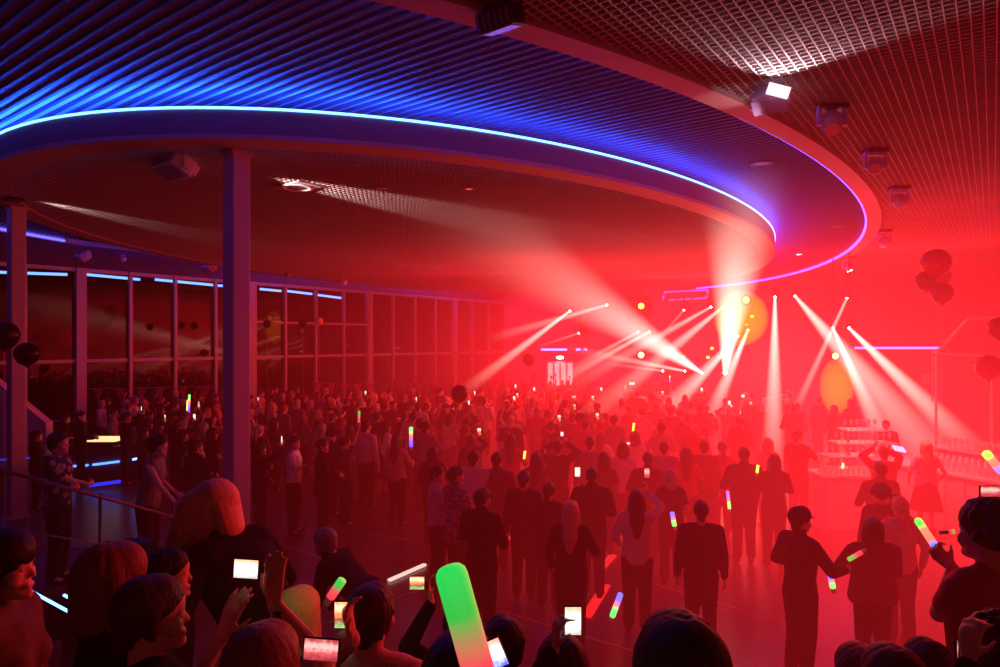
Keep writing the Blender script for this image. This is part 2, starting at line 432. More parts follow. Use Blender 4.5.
def human(vx=.012, fem=False, hair='short', top='shirt', sleeve='long', bottom='trousers', L=None, R=None, poleL=None, poleR=None,
          lean=0.0, turn=0.0, tilt=0.0, curl=.5, wide=1.0, stance=.10, step=0.0, ndirL=None, ndirR=None, dirL=None, dirR=None, legs=True, seed=0, hat=False):
    rnd = random.Random(seed)
    Rl = Matrix.Rotation(-lean, 3, 'X'); piv = Vector((0, 0, .95))
    def T(p):
        p = Vector(p)
        if lean and p.z > .95: p = piv+Rl @ (p-piv)
        return p
    sw = (.165 if fem else .185)*wide; hipw = .088
    nk = T((0, 0, 1.50)); Rh = Rl @ Matrix.Rotation(turn, 3, 'Z') @ Matrix.Rotation(-tilt, 3, 'X')
    if lean: Rh = Matrix.Rotation(-lean*.6, 3, 'X') @ Matrix.Rotation(turn, 3, 'Z') @ Matrix.Rotation(-tilt, 3, 'X')
    H = lambda p: nk+Rh @ Vector(p)
    rx = Rh @ Vector((1, 0, 0))
    body = MB(); topm = MB(); botm = MB(); shoe = MB(); hairm_ = MB()
    def torso(mb, g, low=.93):
        w = wide
        hb = .128 if fem else .120
        mb.cap(T((0, 0, low)), T((0, 0, 1.08)), hb+g, .112+g, (1.25*w, .85))
        mb.cap(T((0, 0, 1.06)), T((0, .0, 1.31)), (.108 if fem else .122)+g, (.130 if fem else .146)+g, (1.2*w, .78))
        mb.cap(T((-sw+.055, -.01, 1.40)), T((sw-.055, -.01, 1.40)), .060+g, .060+g, ref=(0, 1, 0))
        mb.cap(T((0, -.012, 1.36)), T((0, -.008, 1.455)), .105+g*.6, .056+g*.4, (1.15, .8))
        if fem:
            for s in (-1, 1): mb.cap(T((s*.062, .060, 1.28)), T((s*.062, .066, 1.275)), .050+g, .046+g)
    torso(body, 0)
    # head
    body.cap(T((0, -.018, 1.38)), H((0, -.008, .06)), .060 if not fem else .05, .052 if not fem else .045)
    body.cap(H((0, -.030, .142)), H((0, .028, .148)), .088, .082, (.90, 1), ref=rx)
    body.cap(H((0, .040, .12)), H((0, .052, .045)), .064, .044, (1, 1), ref=rx)
    body.cap(H((0, .0, .045)), H((0, .075, .016)), .050, .026, (1.15, 1), ref=rx)
    body.cap(H((0, .098, .114)), H((0, .113, .082)), .0075, .0115)
    body.cap(H((-.017, .102, .046)), H((.017, .102, .046)), .0095, .0095)
    body.cap(H((0, .094, .012)), H((0, .094, .014)), .019, .019)
    body.cap(H((-.036, .086, .130)), H((.036, .086, .130)), .014, .014)
    for s in (-1, 1):
        body.cap(H((s*.079, -.010, .090)), H((s*.083, -.018, .120)), .010, .014, (.5, 1), ref=rx)
        body.cap(H((s*.045, .07, .075)), H((s*.04, .075, .085)), .026, .024)
    for c in HAIR_SETS.get(hair, []):
        hairm_.cap(H(c[0]), H(c[1]), c[2], c[3], c[4], ref=rx)
    if hair == 'hang':
        c0 = H((0, .0, .15))
        for dx in (-.085, -.04, .0, .045, .09): hairm_.cap(c0+Vector((dx*.8, .03, .0)), c0+Vector((dx*1.9, .22-abs(dx)*.3, -.40-.2*abs(dx))), .075, .026)
    if hair == 'curly':
        hairm_.cap(H((0, -.03, .15)), H((0, .02, .168)), .10, .09)
        for k in range(70):
            a = rnd.uniform(0, 2*pi); e = rnd.uniform(-.35, 1.4); v = Vector((cos(a)*cos(e), sin(a)*cos(e), sin(e)))
            if v.y > .45 and v.z < .65: continue
            q = Vector((0, -.015, .145))+v*.105; hairm_.cap(H(q), H(q+v*.01), .026, .02, n=8, m=3)
    if hair in ('short', 'long', 'bob', 'tail', 'bun') and vx < .0105:      # locks of hair, so that the outline is not a ball
        for k in range(60):
            a = rnd.uniform(0, 2*pi); e = rnd.uniform(.1, 1.5); v = Vector((cos(a)*cos(e), sin(a)*cos(e), sin(e)))
            if v.y > .6 and v.z < .6: continue
            q = Vector((0, -.018, .150))+v*(.092 if hair == 'short' else .098); t = Vector((v.y, -v.x, -.5))*.035+v*.004
            hairm_.cap(H(q), H(q+t), .012, .006, n=8, m=3)
    if vx < .0105 and hair in ('short', 'bob', 'long', 'hang', 'tail'):
        end = {'short': .055, 'tail': .05, 'bob': -.03, 'long': -.27, 'hang': .0}[hair]; rad = {'short': .094, 'tail': .095, 'bob': .105, 'long': .101, 'hang': .104}[hair]
        for k in range(230 if hair != 'short' else 170):
            a = rnd.uniform(0, 2*pi)
            if abs(a-pi/2) < (.95 if hair != 'short' else 1.15) and hair != 'hang': 
                if rnd.random() < .85: continue
                zend = .165
            else: zend = end+rnd.uniform(0, .03)
            pts = []; r_ = rad*rnd.uniform(.97, 1.05); top_ = .148
            for j in range(6):
                e = 1.35-j*.27+rnd.uniform(-.03, .03); pts.append(H((r_*cos(a)*cos(e)*.95, -.018+r_*sin(a)*cos(e), top_+r_*sin(e))))
            q = pts[-1]
            if hair == 'hang': pts += [q+Vector((0, .02, -.14)), q+Vector((rnd.uniform(-.02, .02), .04, -.30+rnd.uniform(-.08, .04)))]
            elif zend < .12:
                lo_ = H((r_*cos(a)*(1.0 if hair == 'short' else 1.06)*(.8 if hair == 'short' else 1), -.022+r_*sin(a)*(.86 if hair == 'short' else 1.0), zend)); pts += [q.lerp(lo_, .5), lo_]
            for j in range(len(pts)-1):
                if zend > .12 and j > 3: break
                hairm_.cap(pts[j], pts[j+1], .0070, .0065 if j < len(pts)-2 else .005, n=6, m=2)
    # arms
    hands = {}
    for s, tgt, pole, nd, dd in ((-1, L, poleL, ndirL, dirL), (1, R, poleR, ndirR, dirR)):
        Sh = T((s*sw, -.01, 1.405))
        W = Vector(tgt) if tgt is not None else Sh+Vector((s*.075, .05, -.53))
        pl = Vector(pole) if pole is not None else Vector((s*.6, -.6, -.5))
        E_, W = ik(Sh, W, .285, .255, pl)
        d = (W-E_).normalized()
        hd = Vector(dd).normalized() if dd is not None else d
        nr = Vector(nd) if nd is not None else Vector((-s, .2, 0))
        body.cap(Sh, E_, .050 if not fem else .042, .040 if not fem else .034); body.cap(E_, W, .040 if not fem else .034, .025 if not fem else .021)
        hand_caps(body, W+d*.015, hd, nr, 1 if s > 0 else -1, curl, vx)
        hands['L' if s < 0 else 'R'] = (W+hd*.095, hd, (nr-hd*nr.dot(hd)).normalized(), E_)
        if sleeve == 'long':
            topm.cap(Sh, E_, .074 if not fem else .062, .060 if not fem else .052); topm.cap(E_, E_+(W-E_)*.95, .060 if not fem else .052, .044 if not fem else .038)
        elif sleeve == 'short':
            topm.cap(Sh, Sh+(E_-Sh)*.62, .064 if not fem else .052, .056 if not fem else .046)
    torso(topm, .030, {'jacket': .86, 'dress': .93}.get(top, .92))
    if top == 'jacket': topm.cap((0, 0, .85), (0, 0, 1.0), .168*wide, .155*wide, (1.18, .88)); topm.cap(T((0, -.01, 1.42)), T((0, -.008, 1.50)), .085, .070, (1.1, .9))
    if top == 'hoodie': topm.cap(T((-.05, -.07, 1.46)), T((.05, -.07, 1.46)), .06, .06)
    # legs
    for s in (-1, 1):
        hp = Vector((s*hipw, 0, .90)); st = step*s
        kn = Vector((s*(hipw+stance)/2, .02+st*.5, .49)); an = Vector((s*stance, -.02+st, .085))
        if legs:
            body.cap(hp, kn, .085, .056); body.cap(kn, an, .054, .036); body.cap(an, an+Vector((s*.02, .13, -.045)), .034, .03, (1, .8))
        botm.cap(hp, kn, .112, .082); botm.cap(kn, an+Vector((0, 0, .03)), .080, .068)
        shoe.cap(an+Vector((0, -.02, -.045)), an+Vector((s*.02, .155, -.050)), .042, .040, (1, .8)); shoe.cap(an+Vector((0, -.01, -.02)), an+Vector((0, 0, .03)), .042, .046)
    botm.cap((0, 0, .90), (0, 0, 1.00), .150, .138, (1.22, .85))
    if bottom == 'skirt' or top == 'dress':
        sk = MB(); sk.lathe([(.01, 1.04), (.135, 1.04), (.165, .92), (.205, .74), (.245, .56), (.262, .47), (.02, .48)], n=28, sx=1.08, sy=.88); botm = sk
    out = {}
    out['body'] = remesh(body, 'body', vx, 3)
    out['hair'] = remesh(hairm_, 'hair', .0062 if vx < .0105 else vx, 1 if (hair == 'curly' or vx < .0105) else 3) if hairm_.v else None
    out['top'] = remesh(topm, 'top', max(.011, vx), 3)
    out['bottom'] = remesh(botm, 'bottom', max(.014, vx), 3) if legs else None
    out['shoes'] = remesh(shoe, 'shoes', .014, 2) if legs else None
    out['hands'] = hands; out['names'] = ({'jacket': 'jacket', 'dress': 'dress_top', 'hoodie': 'hooded_top'}.get(top, 'shirt'), 'skirt' if (bottom == 'skirt' or top == 'dress') else 'trousers')
    out['H'] = H; out['Rh'] = Rh; out['nk'] = nk; out['T'] = T; out['close'] = vx < .0105
    m = MB()
    if out['close']:
        out['eye'] = [MB().cap(H((s*.031, .083, .107)), H((s*.031, .084, .107)), .0120, .0120, n=12).mesh('eye', True) for s in (-1, 1)]
    if hat:
        hm = MB(); hm.cap(H((0, -.03, .165)), H((0, .02, .175)), .100, .094); hm.cap(H((0, .05, .165)), H((0, .12, .150)), .075, .055, (1, .16), ref=rx)
        out['hat'] = remesh(hm, 'cap', .012, 2)
    return out

M_eye = mat('eye surface', (.35, .3, .3), .15)
def obj_of(name, me, m, parent):
    o = bpy.data.objects.new(name, me); COL.objects.link(o)
    if not me.materials: me.materials.append(m)
    o.material_slots[0].link = 'OBJECT'; o.material_slots[0].material = m
    o.parent = parent; return o
def spawn(A, loc, rz, sc, label, group=None, skin=None, hair=None, top=None, bottom=None, far=False, cap_m=None):
    b = obj_of('person', A['body'], skin or M_skin, None)
    b.location = loc; b.rotation_euler = (0, 0, rz); b.scale = (sc, sc, sc)
    tag(b, label, 'person', group)
    if A['hair']: obj_of('hair', A['hair'], hair or H_black, b)
    obj_of(A['names'][0], A['top'], top or C_black, b)
    if A['bottom']: obj_of(A['names'][1], A['bottom'], bottom or C_black, b)
    if A['shoes'] and not far: obj_of('shoes', A['shoes'], M_shoe, b)
    if A.get('eye') and not far:
        for e in A['eye']: obj_of('eye', e, M_eye, b)
    if A.get('hat'): obj_of('cap', A['hat'], cap_m or C_black, b)
    return b
def xf(b, p): return Matrix.Translation(b.location) @ b.rotation_euler.to_matrix().to_4x4() @ Matrix.Scale(b.scale[0], 4) @ Vector(p)
def xd(b, d): return b.rotation_euler.to_matrix() @ Vector(d)
STAGE = Vector((6.5, 30, 0))
def face_rz(loc, tgt): d = Vector(tgt)-Vector(loc); return -atan2(d.x, d.y)
def head_place(px, py, h, zf=0.0):
    y = (CAM_H-(zf+h))*F/(py-HY); return Vector(((px-500)*y/F, y, zf)), y

# held things --------------------------------------------------------
M_stick = ramp_emit('glow stick green to blue', [(0, (.02, .05, 1)), (.38, (.1, .1, 1)), (.5, (1, .08, .1)), (.68, (1, .3, .1)), (.8, (.05, 1, .15)), (1, (.05, 1, .2))], es=2.6)
M_stick_g = ramp_emit('glow stick green to pink', [(0, (.9, .05, .08)), (.38, (1, .07, .10)), (.56, (.45, .28, .10)), (.70, (.02, .55, .06)), (1, (0, .72, .10))], es=1.0)
M_stick_y = ramp_emit('glow stick yellow', [(0, (.8, .6, .05)), (1, (.5, 1, .1))], es=2.2)
def glow_stick(a, b, r, m, label, group=None, grip=True):
    a = Vector(a); b = Vector(b); d = b-a; l = d.length
    o = empty('glow_stick', a); o.rotation_euler = d.to_track_quat('Z', 'Y').to_euler()
    t = MB(); t.lathe([(r*.6, 0), (r*.93, l*.01), (r, .04*l), (r, .93*l), (r*.93, .965*l), (r*.72, .99*l), (r*.3, l)], n=20)
    t.build('tube', m, o, smooth=True)
    if grip: MB().tube((0, 0, -.05), (0, 0, .004), r*.8).build('handle', M_white, o)
    return tag(o, label, 'glow stick', group)
def screen_mat(name, stops, es): return ramp_emit(name, stops, axis=2, es=es, noise=.7)
SCR_W = screen_mat('phone screen white scene', [(0, (.5, .5, .45)), (.35, (1, .9, .85)), (.7, (1, .95, .9)), (1, (1, .5, .25))], 1.5)
SCR_R = screen_mat('phone screen red scene', [(0, (.25, .02, .03)), (.4, (.8, .1, .12)), (.65, (1, .55, .5)), (1, (.5, .04, .05))], 1.3)
SCR_Y = screen_mat('phone screen orange scene', [(0, (.25, .6, .2)), (.3, (.2, .02, .02)), (.55, (1, .25, .1)), (.8, (1, .8, .5)), (1, (.9, .3, .1))], 1.7)
SCR_B = screen_mat('phone screen blue scene', [(0, (.05, .1, .9)), (.5, (.8, .8, 1)), (1, (1, .3, .2))], 2.0)
def phone(c, w, h, m, label, rz=0.0, roll=0.0, tilt=0.0, group=None, plain=False):
    """screen faces local -Y (towards whoever films)"""
    o = empty('phone', c); o.rotation_euler = (tilt, roll, rz)
    b = MB().box((0, .004, 0), (w, .008, h)).build('case', M_black, o, bevel=.003 if not plain else 0)
    MB().box((0, -.0008, 0), (w*.90, .0012, h*.90)).build('screen', m, o)
    if not plain:
        MB().tube((w*.3, .009, h*.38), (w*.3, .0105, h*.38), .006).build('camera_lens', M_black, o)
    return tag(o, label, 'phone', group)
# ------------------------------------------------------------------ columns, railing, stair
RD = Matrix.Rotation(-TH, 3, 'Z')
def column(px, y, top, w, label):
    p = P(px, HY, y); o = empty('column', (p.x, y, 0), -TH)
    MB().box((0, 0, top/2), (w, w, top)).build('shaft', M_col, o, bevel=.02)
    MB().box((0, 0, .02), (w+.14, w+.14, .04)).build('base_plate', M_col, o, bevel=.01)
    MB().box((0, 0, top-.03), (w+.05, w+.05, .06)).build('cap_plate', M_col, o, bevel=.008)
    return tag(o, label, 'column')
column(236.5, 9.35, H_IN_B+.0, .27, 'tall pale square steel column in the left foreground, holding the inner ceiling disc')
column(16.5, 13.2, H_IN_B+.0, .26, 'blue-lit square column at the far left edge beside the stair')
# raised landing and the steps the nearest spectators stand on
def stepbox(name, x0, x1, y0, y1, z, label=None, m=None):
    o = MB().box(((x0+x1)/2, (y0+y1)/2, z/2), (x1-x0, y1-y0, z)).build(name, m or M_floor, bevel=.01)
    return o
M_step = mat('step covering', (.05, .04, .045), .5, scale=4)
for i, (x0, x1, y0, y1, z) in enumerate(((-6.5, 6.0, -2.5, 2.25, 1.22), (-5.2, 5.6, 2.25, 2.95, .95), (-5.4, 5.2, 2.95, 3.9, .70), (-6.0, 4.6, 3.9, 4.5, .45), (-7.6, 4.4, 4.5, 5.1, .22))):
    o = stepbox('step', x0, x1, y0, y1, z, m=M_step)
    tag(o, ['broad dark top step under the nearest spectators', 'dark step second from the top, in front of the camera', 'dark step third from the top, in front of the camera', 'dark step fourth from the top, in front of the camera', 'lowest dark step in front of the camera'][i], 'step')
lo = stepbox('landing', -9.6, -5.0, 6.7, 8.9, .75, m=M_step); tag(lo, 'dark raised landing behind the railing on the left', 'landing')
lo = stepbox('step', -8.8, -4.4, 6.1, 6.7, .50, m=M_step); tag(lo, 'blue-edged step just below the left landing', 'step')
# nosing led strips on the left steps
def led(a, b, r, m, label, group=None):
    o = MB().bar(a, b, r, r).build('led_strip', m); return tag(o, label, 'led strip', group)
led(P(27, 589, 6.07), P(73, 614, 5.55), .017, E_blue, 'longest bright blue step light at the lower left')
led(P(11, 597, 6.0), P(34, 609, 5.7), .017, E_blue, 'short bright blue step light at the far lower left')
led(P(64, 595, 6.2), P(76, 602, 6.0), .017, E_blue, 'small bright blue step light right of the longest one')
led(P(18, 616, 5.6), P(31, 618, 5.55), .02, E_blue2, 'dim blue step light lowest at the left edge')
led(P(66, 466.5, 16.57), P(77, 466, 16.57), .045, emis('plinth bar glow', (.08, .24, 1), 3), 'short blue bar light behind the standing couple on the left')
led(P(81, 465.6, 16.57), P(88, 465.2, 16.57), .045, emis('plinth bar glow', (.08, .24, 1), 3), 'tiny blue bar light between two longer ones on the left')
led(P(93, 464.8, 16.57), P(119, 461.5, 16.57), .05, emis('plinth bar glow', (.08, .24, 1), 3), 'long pale blue bar light low on the left beneath the lit display')
led(P(90, 485.5, 15.6), P(120, 481.5, 15.6), .07, emis('deep blue led', (.02, .03, 1), 1.1), 'deep blue floor light under the pale one on the left')
led(P(133, 459.5, 16), P(139, 458, 16), .05, E_blue, 'small blue bar light beside the man filming on the left')
led(P(0, 460, 15), P(29, 458, 15), .04, emis('deep blue led2', (.03, .03, .8), .9), 'dim blue light line behind the blue-lit column')
# railing
def railing():
    o = empty('railing', P(172, 600, 6.6)); o.location = (0, 0, 0)
    a = P(-20, 464, 5.2); b = P(173, 517, 7.2)
    M_rail = mat('rail metal', (.18, .12, .13), .4, metal=.5); MB().tube(a, b, .016).build('handrail', M_rail, o, smooth=True)
    for px, y in ((172, 7.2), (85, 6.2)):
        f = (px+20)/193.; c = a.lerp(b, f) if px != 172 else b
        MB().tube((c.x, c.y, 0), (c.x, c.y, c.z+.03 if px != 172 else c.z+.16), .016).build('post', M_rail, o, smooth=True)
    MB().tube(a+Vector((0, 0, -.45)), b+Vector((0, 0, -.45)), .008).build('lower_rail', M_rail, o, smooth=True)
    tag(o, 'slim metal stair railing sloping down at the lower left', 'railing')
railing()
# sloping white parapet of a stair behind the blue column
mb = MB(); a = [P(-40, 352, 16), P(46, 423, 16), P(46, 470, 16), P(-40, 470, 16)]
mb.add(a+[p+Vector((0, .25, 0)) for p in a], [(3, 2, 1, 0), (4, 5, 6, 7), (0, 1, 5, 4), (1, 2, 6, 5), (2, 3, 7, 6), (3, 0, 4, 7)])
tag(mb.build('stair_parapet', mat('parapet paint', (.65, .5, .5), .7)), 'sloping white stair parapet behind the blue column', 'parapet')
# lit display case, ledge rail, pennants
a_, b_ = P(58, 470, 16.6), P(124, 470, 16.6); pl_ = MB().box(((a_.x+b_.x)/2, 17.1, .44), (b_.x-a_.x, 1.0, .88)).build('plinth', M_step, bevel=.01); tag(pl_, 'low dark plinth with blue light bars carrying the lit display box, at the left', 'plinth')
t = empty('display_case', P(104, 444, 16.75)); t.location.z = 1.04; tag(t, 'small warm lit glass display box on a ledge at the left', 'display case')
mb = MB().box((0, 0, 0), (.72, .3, .10)).build('light_panel', emis('display glow', (1, .62, .28), 1.7), t); MB().box((0, 0, -.10), (.62, .4, .1)).build('base', M_black, t)
t = MB().tube(P(45, 421, 18.5), P(90, 421.5, 18.5), .02).build('guard_rail', M_metal); tag(t, 'thin horizontal guard rail behind the couple at the left', 'rail')
def pennants(pts, label):
    t = empty('bunting', pts[0]); t.location = (0, 0, 0)
    for k in range(len(pts)-1): MB().tube(pts[k], pts[k+1], .008, n=6).build('cord', M_white, t)
    for k in range(len(pts)-1):
        c = (pts[k]+pts[k+1])/2; d = (pts[k+1]-pts[k]).normalized(); s = min(.16, (pts[k+1]-pts[k]).length*.3)
        mb = MB(); v = [c-d*s, c+d*s, c-Vector((0, 0, s*2.6))]; mb.add(v+[q+Vector((0, .01, 0)) for q in v], [(0, 1, 2), (5, 4, 3), (0, 3, 4, 1), (1, 4, 5, 2), (2, 5, 3, 0)])
        mb.build('pennant', mat('pennant cloth', (.6, .12, .10), .8), t)
    tag(t, label, 'bunting')
pennants([P(x, 381+abs(x-345)*-.10+4, 24.5) for x in (312, 325, 338, 351, 364, 377)], 'string of small red pennants in front of the middle windows')
pennants([P(x, 388-(x-125)*.02, 21) for x in (88, 108, 132, 150, 170, 196, 214)], 'string of small red pennants in front of the left windows')
# floor inlays: thin pale lines
M_line = mat('pale inlay line', (.5, .35, .35), .4)
def floor_pt(px, py): y = CAM_H*F/(py-HY); return Vector(((px-500)*y/F, y, .004))
for i, (a, b, w) in enumerate((((278, 544), (350, 567), .03), ((390, 582), (468, 548), .05), ((280, 640), (505, 560), .03), ((500, 611), (632, 651), .03), ((365, 532), (500, 558), .02), ((505, 553), (540, 562), .03),
        ((640, 580), (740, 610), .03))):
    struct(MB().bar(floor_pt(*a), floor_pt(*b), w, .006).build('trim_%d' % (10+i), M_line))
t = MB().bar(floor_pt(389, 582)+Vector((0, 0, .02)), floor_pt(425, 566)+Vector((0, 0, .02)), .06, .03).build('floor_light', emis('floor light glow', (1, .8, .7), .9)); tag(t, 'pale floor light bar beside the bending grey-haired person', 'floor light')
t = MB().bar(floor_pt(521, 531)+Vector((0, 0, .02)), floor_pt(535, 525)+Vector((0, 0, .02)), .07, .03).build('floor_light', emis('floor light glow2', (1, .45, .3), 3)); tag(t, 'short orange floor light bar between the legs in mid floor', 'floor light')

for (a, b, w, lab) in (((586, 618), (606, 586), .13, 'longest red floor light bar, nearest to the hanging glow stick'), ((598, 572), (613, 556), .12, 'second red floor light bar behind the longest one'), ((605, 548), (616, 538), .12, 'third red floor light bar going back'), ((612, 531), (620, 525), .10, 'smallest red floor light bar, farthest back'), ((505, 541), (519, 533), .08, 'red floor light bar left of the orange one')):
    t = MB().bar(floor_pt(*a)+Vector((0, 0, .01)), floor_pt(*b)+Vector((0, 0, .01)), w, .02).build('floor_light', emis('red floor glow', (1, .02, .02), .75)); tag(t, lab, 'floor light')  # streaks of red light on the floor, put in as glowing bars
# ------------------------------------------------------------------ ceiling fixtures
def look_rot(a, b): return (Vector(b)-Vector(a)).to_track_quat('Z', 'Y').to_euler()
def box_spot(c, s, aim, ztop, label, glow=None, m=M_white, group=None, cat='spotlight'):
    """flat architectural spotlight: ceiling plate, yoke, box head, lens"""
    c = Vector(c); t = empty('ceiling_spotlight', (c.x, c.y, ztop)); t.rotation_euler = (0, 0, -TH)
    dz = c.z-ztop
    MB().box((0, 0, -.02), (s*.7, s*.4, .04)).build('mounting_plate', m, t)
    MB().tube((0, 0, 0), (0, 0, min(-.03, dz+s*.2)), s*.05).build('stem', m, t)
    yk = MB(); yk.box((0, 0, dz+s*.22), (s*1.15, s*.1, s*.05)); yk.box((-s*.55, 0, dz+s*.05), (s*.05, s*.1, s*.38)); yk.box((s*.55, 0, dz+s*.05), (s*.05, s*.1, s*.38)); yk.build('yoke', m, t)
    hd = MB().box((0, 0, 0), (s, s*.55, s*.42)).box((0, s*.33, s*.05), (s*.9, s*.12, s*.30)).build('lamp_head', m, t, bevel=s*.04); hd.location = (0, 0, dz); hd.rotation_euler = (aim, 0, 0)
    fr = MB().box((0, 0, -s*.215), (s*.86, s*.42, .012)).build('lens', glow or M_metal, hd)
    for k in range(5): pass
    mb = MB()
    for k in range(6): mb.box((-s*.4+k*s*.16, -s*.29, 0), (s*.03, s*.05, s*.34))
    mb.build('cooling_fins', M_metal, hd)
    return tag(t, label, cat, group)
M_viol = mat('violet-lit casing', (.45, .36, .7), .35)  # violet light is put into the casing colour
box_spot(P(174, 166, 9.7), .60, -.5, H_IN_B, 'large white box spotlight hanging under the disc left of the tall column')
box_spot(P(14, 190, 12.4), .55, .3, H_IN_B, 'dark box spotlight hanging just above the blue-lit column', m=M_black)
def band_fix(px, py, y, s, label, m=M_white, aim=.6): box_spot(P(px, py, y), s, aim, min(H_IN_B+.06 if y > 15 and px < 400 else H_MESH, CAM_H+(HY-py)*y/F+.45), label, m=m)
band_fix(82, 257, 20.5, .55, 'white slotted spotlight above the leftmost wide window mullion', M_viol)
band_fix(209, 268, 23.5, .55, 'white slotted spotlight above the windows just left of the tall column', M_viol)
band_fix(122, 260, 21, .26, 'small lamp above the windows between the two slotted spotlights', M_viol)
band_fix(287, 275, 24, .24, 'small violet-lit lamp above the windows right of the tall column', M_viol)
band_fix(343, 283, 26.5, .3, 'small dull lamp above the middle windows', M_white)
band_fix(500, 20, 6.35, .42, 'dark spotlight at the top edge on the ceiling ring', M_black, .3)
def big_head(c, s, label, m, ztop, aim, lens=None):
    c = Vector(c); t = empty('moving_head_light', (c.x, c.y, ztop)); dz = c.z-ztop
    MB().box((0, 0, -.03), (s*.9, s*.6, .06)).build('base', M_black, t, bevel=.01)
    yk = MB(); yk.box((0, 0, dz+s*.50), (s*.9, s*.22, s*.12)); yk.box((-s*.42, 0, dz+s*.2), (s*.1, s*.22, s*.65)); yk.box((s*.42, 0, dz+s*.2), (s*.1, s*.22, s*.65)); yk.box((0, 0, (dz+s*.5)/2), (s*.25, s*.25, abs(dz+s*.5))); yk.build('yoke', m, t, bevel=s*.02)
    h = MB(); h.lathe([(.02*s, -s*.32), (s*.24, -s*.32), (s*.32, -s*.15), (s*.33, s*.15), (s*.26, s*.34), (s*.02, s*.36)], n=20)
    hd = h.build('lamp_head', m, t, smooth=True); hd.location = (0, 0, dz); hd.rotation_euler = aim
    MB().tube((0, 0, s*.34), (0, 0, s*.375), s*.21, n=20).build('lens', lens or M_metal, hd)
    return tag(t, label, 'moving head light')
def fix_h(px, py, h):      # point on the plane h above the eye
    y = h*F/(HY-py); return P(px, py, y)
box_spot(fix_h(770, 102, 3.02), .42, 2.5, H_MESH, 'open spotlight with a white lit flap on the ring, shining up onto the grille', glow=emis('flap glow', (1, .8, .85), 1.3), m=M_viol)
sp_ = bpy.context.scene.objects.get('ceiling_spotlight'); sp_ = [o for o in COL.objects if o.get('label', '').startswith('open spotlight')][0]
fl_ = MB().box((0, 0, 0), (.27, .02, .14)).build('lit_flap', emis('flap glow', (1, .9, .95), 3), sp_); cc = fix_h(770, 102, 3.02); fl_.parent = sp_; fl_.location = Matrix.Rotation(TH, 3, 'Z') @ (cc+Vector((-.02, -.30, .03))-sp_.location); fl_.rotation_euler = (.3, .25, TH)  # the flap's lit white face is put in as emission
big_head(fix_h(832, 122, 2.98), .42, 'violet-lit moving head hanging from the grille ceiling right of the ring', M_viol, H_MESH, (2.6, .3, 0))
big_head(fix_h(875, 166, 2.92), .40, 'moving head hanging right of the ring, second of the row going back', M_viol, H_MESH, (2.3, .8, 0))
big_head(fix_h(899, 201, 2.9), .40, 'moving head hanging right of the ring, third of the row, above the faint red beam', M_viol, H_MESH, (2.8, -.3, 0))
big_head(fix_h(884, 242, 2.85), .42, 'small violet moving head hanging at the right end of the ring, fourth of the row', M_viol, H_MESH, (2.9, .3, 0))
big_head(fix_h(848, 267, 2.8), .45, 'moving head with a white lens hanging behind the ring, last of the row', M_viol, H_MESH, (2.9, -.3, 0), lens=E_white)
def downlight(c, r, label, glow=None, rim=None):
    t = empty('downlight', c)
    MB().lathe([(r*1.0, 0), (r*1.15, -.012), (r*1.15, -.02), (r*.8, -.026), (r*.8, -.012), (r*.5, -.01)], n=24).build('trim_ring', rim or M_white, t, smooth=True)
    MB().tube((0, 0, -.016), (0, 0, -.012), r*.78, n=24).build('lens', glow or M_metal, t)
    return tag(t, label, 'downlight')
def on_plane(px, py, z): h = z-CAM_H; return fix_h(px, py, h)
downlight(on_plane(297, 187, H_IN_B), .24, 'round ceiling downlight on a pale plate right of the tall column')
MB_ = MB().box((0, 0, .0), (.75, .5, .012)).build('plate', M_ring, bpy.data.objects['downlight']); MB_.rotation_euler = (0, 0, -TH)
downlight(on_plane(762, 163, H_RIB), .17, 'dark round downlight in the ribbed ceiling near the bright cove', M_black, M_slat)
downlight(on_plane(838, 226, H_RIB), .2, 'flat dark downlight in the ribbed ceiling inside the right end of the ring', M_black, M_slat)
downlight(on_plane(381, 188, H_IN_B), .07, 'tiny round sensor under the disc')
downlight(on_plane(469, 188, H_IN_B), .07, 'tiny red sensor under the disc, in front of the beams', emis('red dot', (1, .05, .05), 2))
downlight(on_plane(799, 254, H_RIB-.0), .12, 'tiny lit spot inside the far end of the ring', E_white)
# led frame at the back of the ceiling and far light lines
t = empty('light_frame', P(686, 293, 30)); tag(t, 'flat violet-lit rectangular frame hung at the back of the ceiling', 'light frame')
for a, b in (((665, 292), (708, 290)), ((669, 300), (706, 298)), ((665, 292), (662, 302)), ((708, 290), (706, 300))):
    ya, yb = 30, 30; MB().bar(P(*a, ya)-t.location, P(*b, yb)-t.location, .07, .07).build('tube_light', emis('frame led', (.55, .1, .8), 1.0), t)
MB().bar((-.5, 0, .3), (-.5, 0, 1.3), .02, .02).build('hanger', M_black, t); MB().bar((.5, 0, .3), (.5, 0, 1.3), .02, .02).build('hanger', M_black, t)
def tube_light(px0, px1, py, y, label, m=E_violet):
    t = empty('tube_light', P((px0+px1)/2, py, y)); w = (px1-px0)*y/F
    MB().tube((-w/2, 0, 0), (w/2, 0, 0), .055).build('tube', m, t); MB().box((0, .09, 0), (w*1.02, .1, .12)).build('housing', M_black, t); return tag(t, label, 'tube light')
tube_light(855, 940, 348, 33, 'long straight violet tube light on the back right')
tube_light(541, 567, 349.5, 35, 'short violet tube light over the pale striped panel', emis('violet2', (.6, .3, 1), 2.2))
tube_light(576, 587, 349.5, 35, 'tiny violet tube light right of the short one', emis('violet2', (.6, .3, 1), 2.2))
t = empty('striped_light_panel', P(560, 374, 34.5)); tag(t, 'pale panel of four upright glowing strips on the back wall', 'light panel')
for k in range(4): MB().box((-.5+k*.34, 0, 0), (.24, .05, 1.15)).build('strip', emis('panel strip', (1, .55, .6), .75), t)
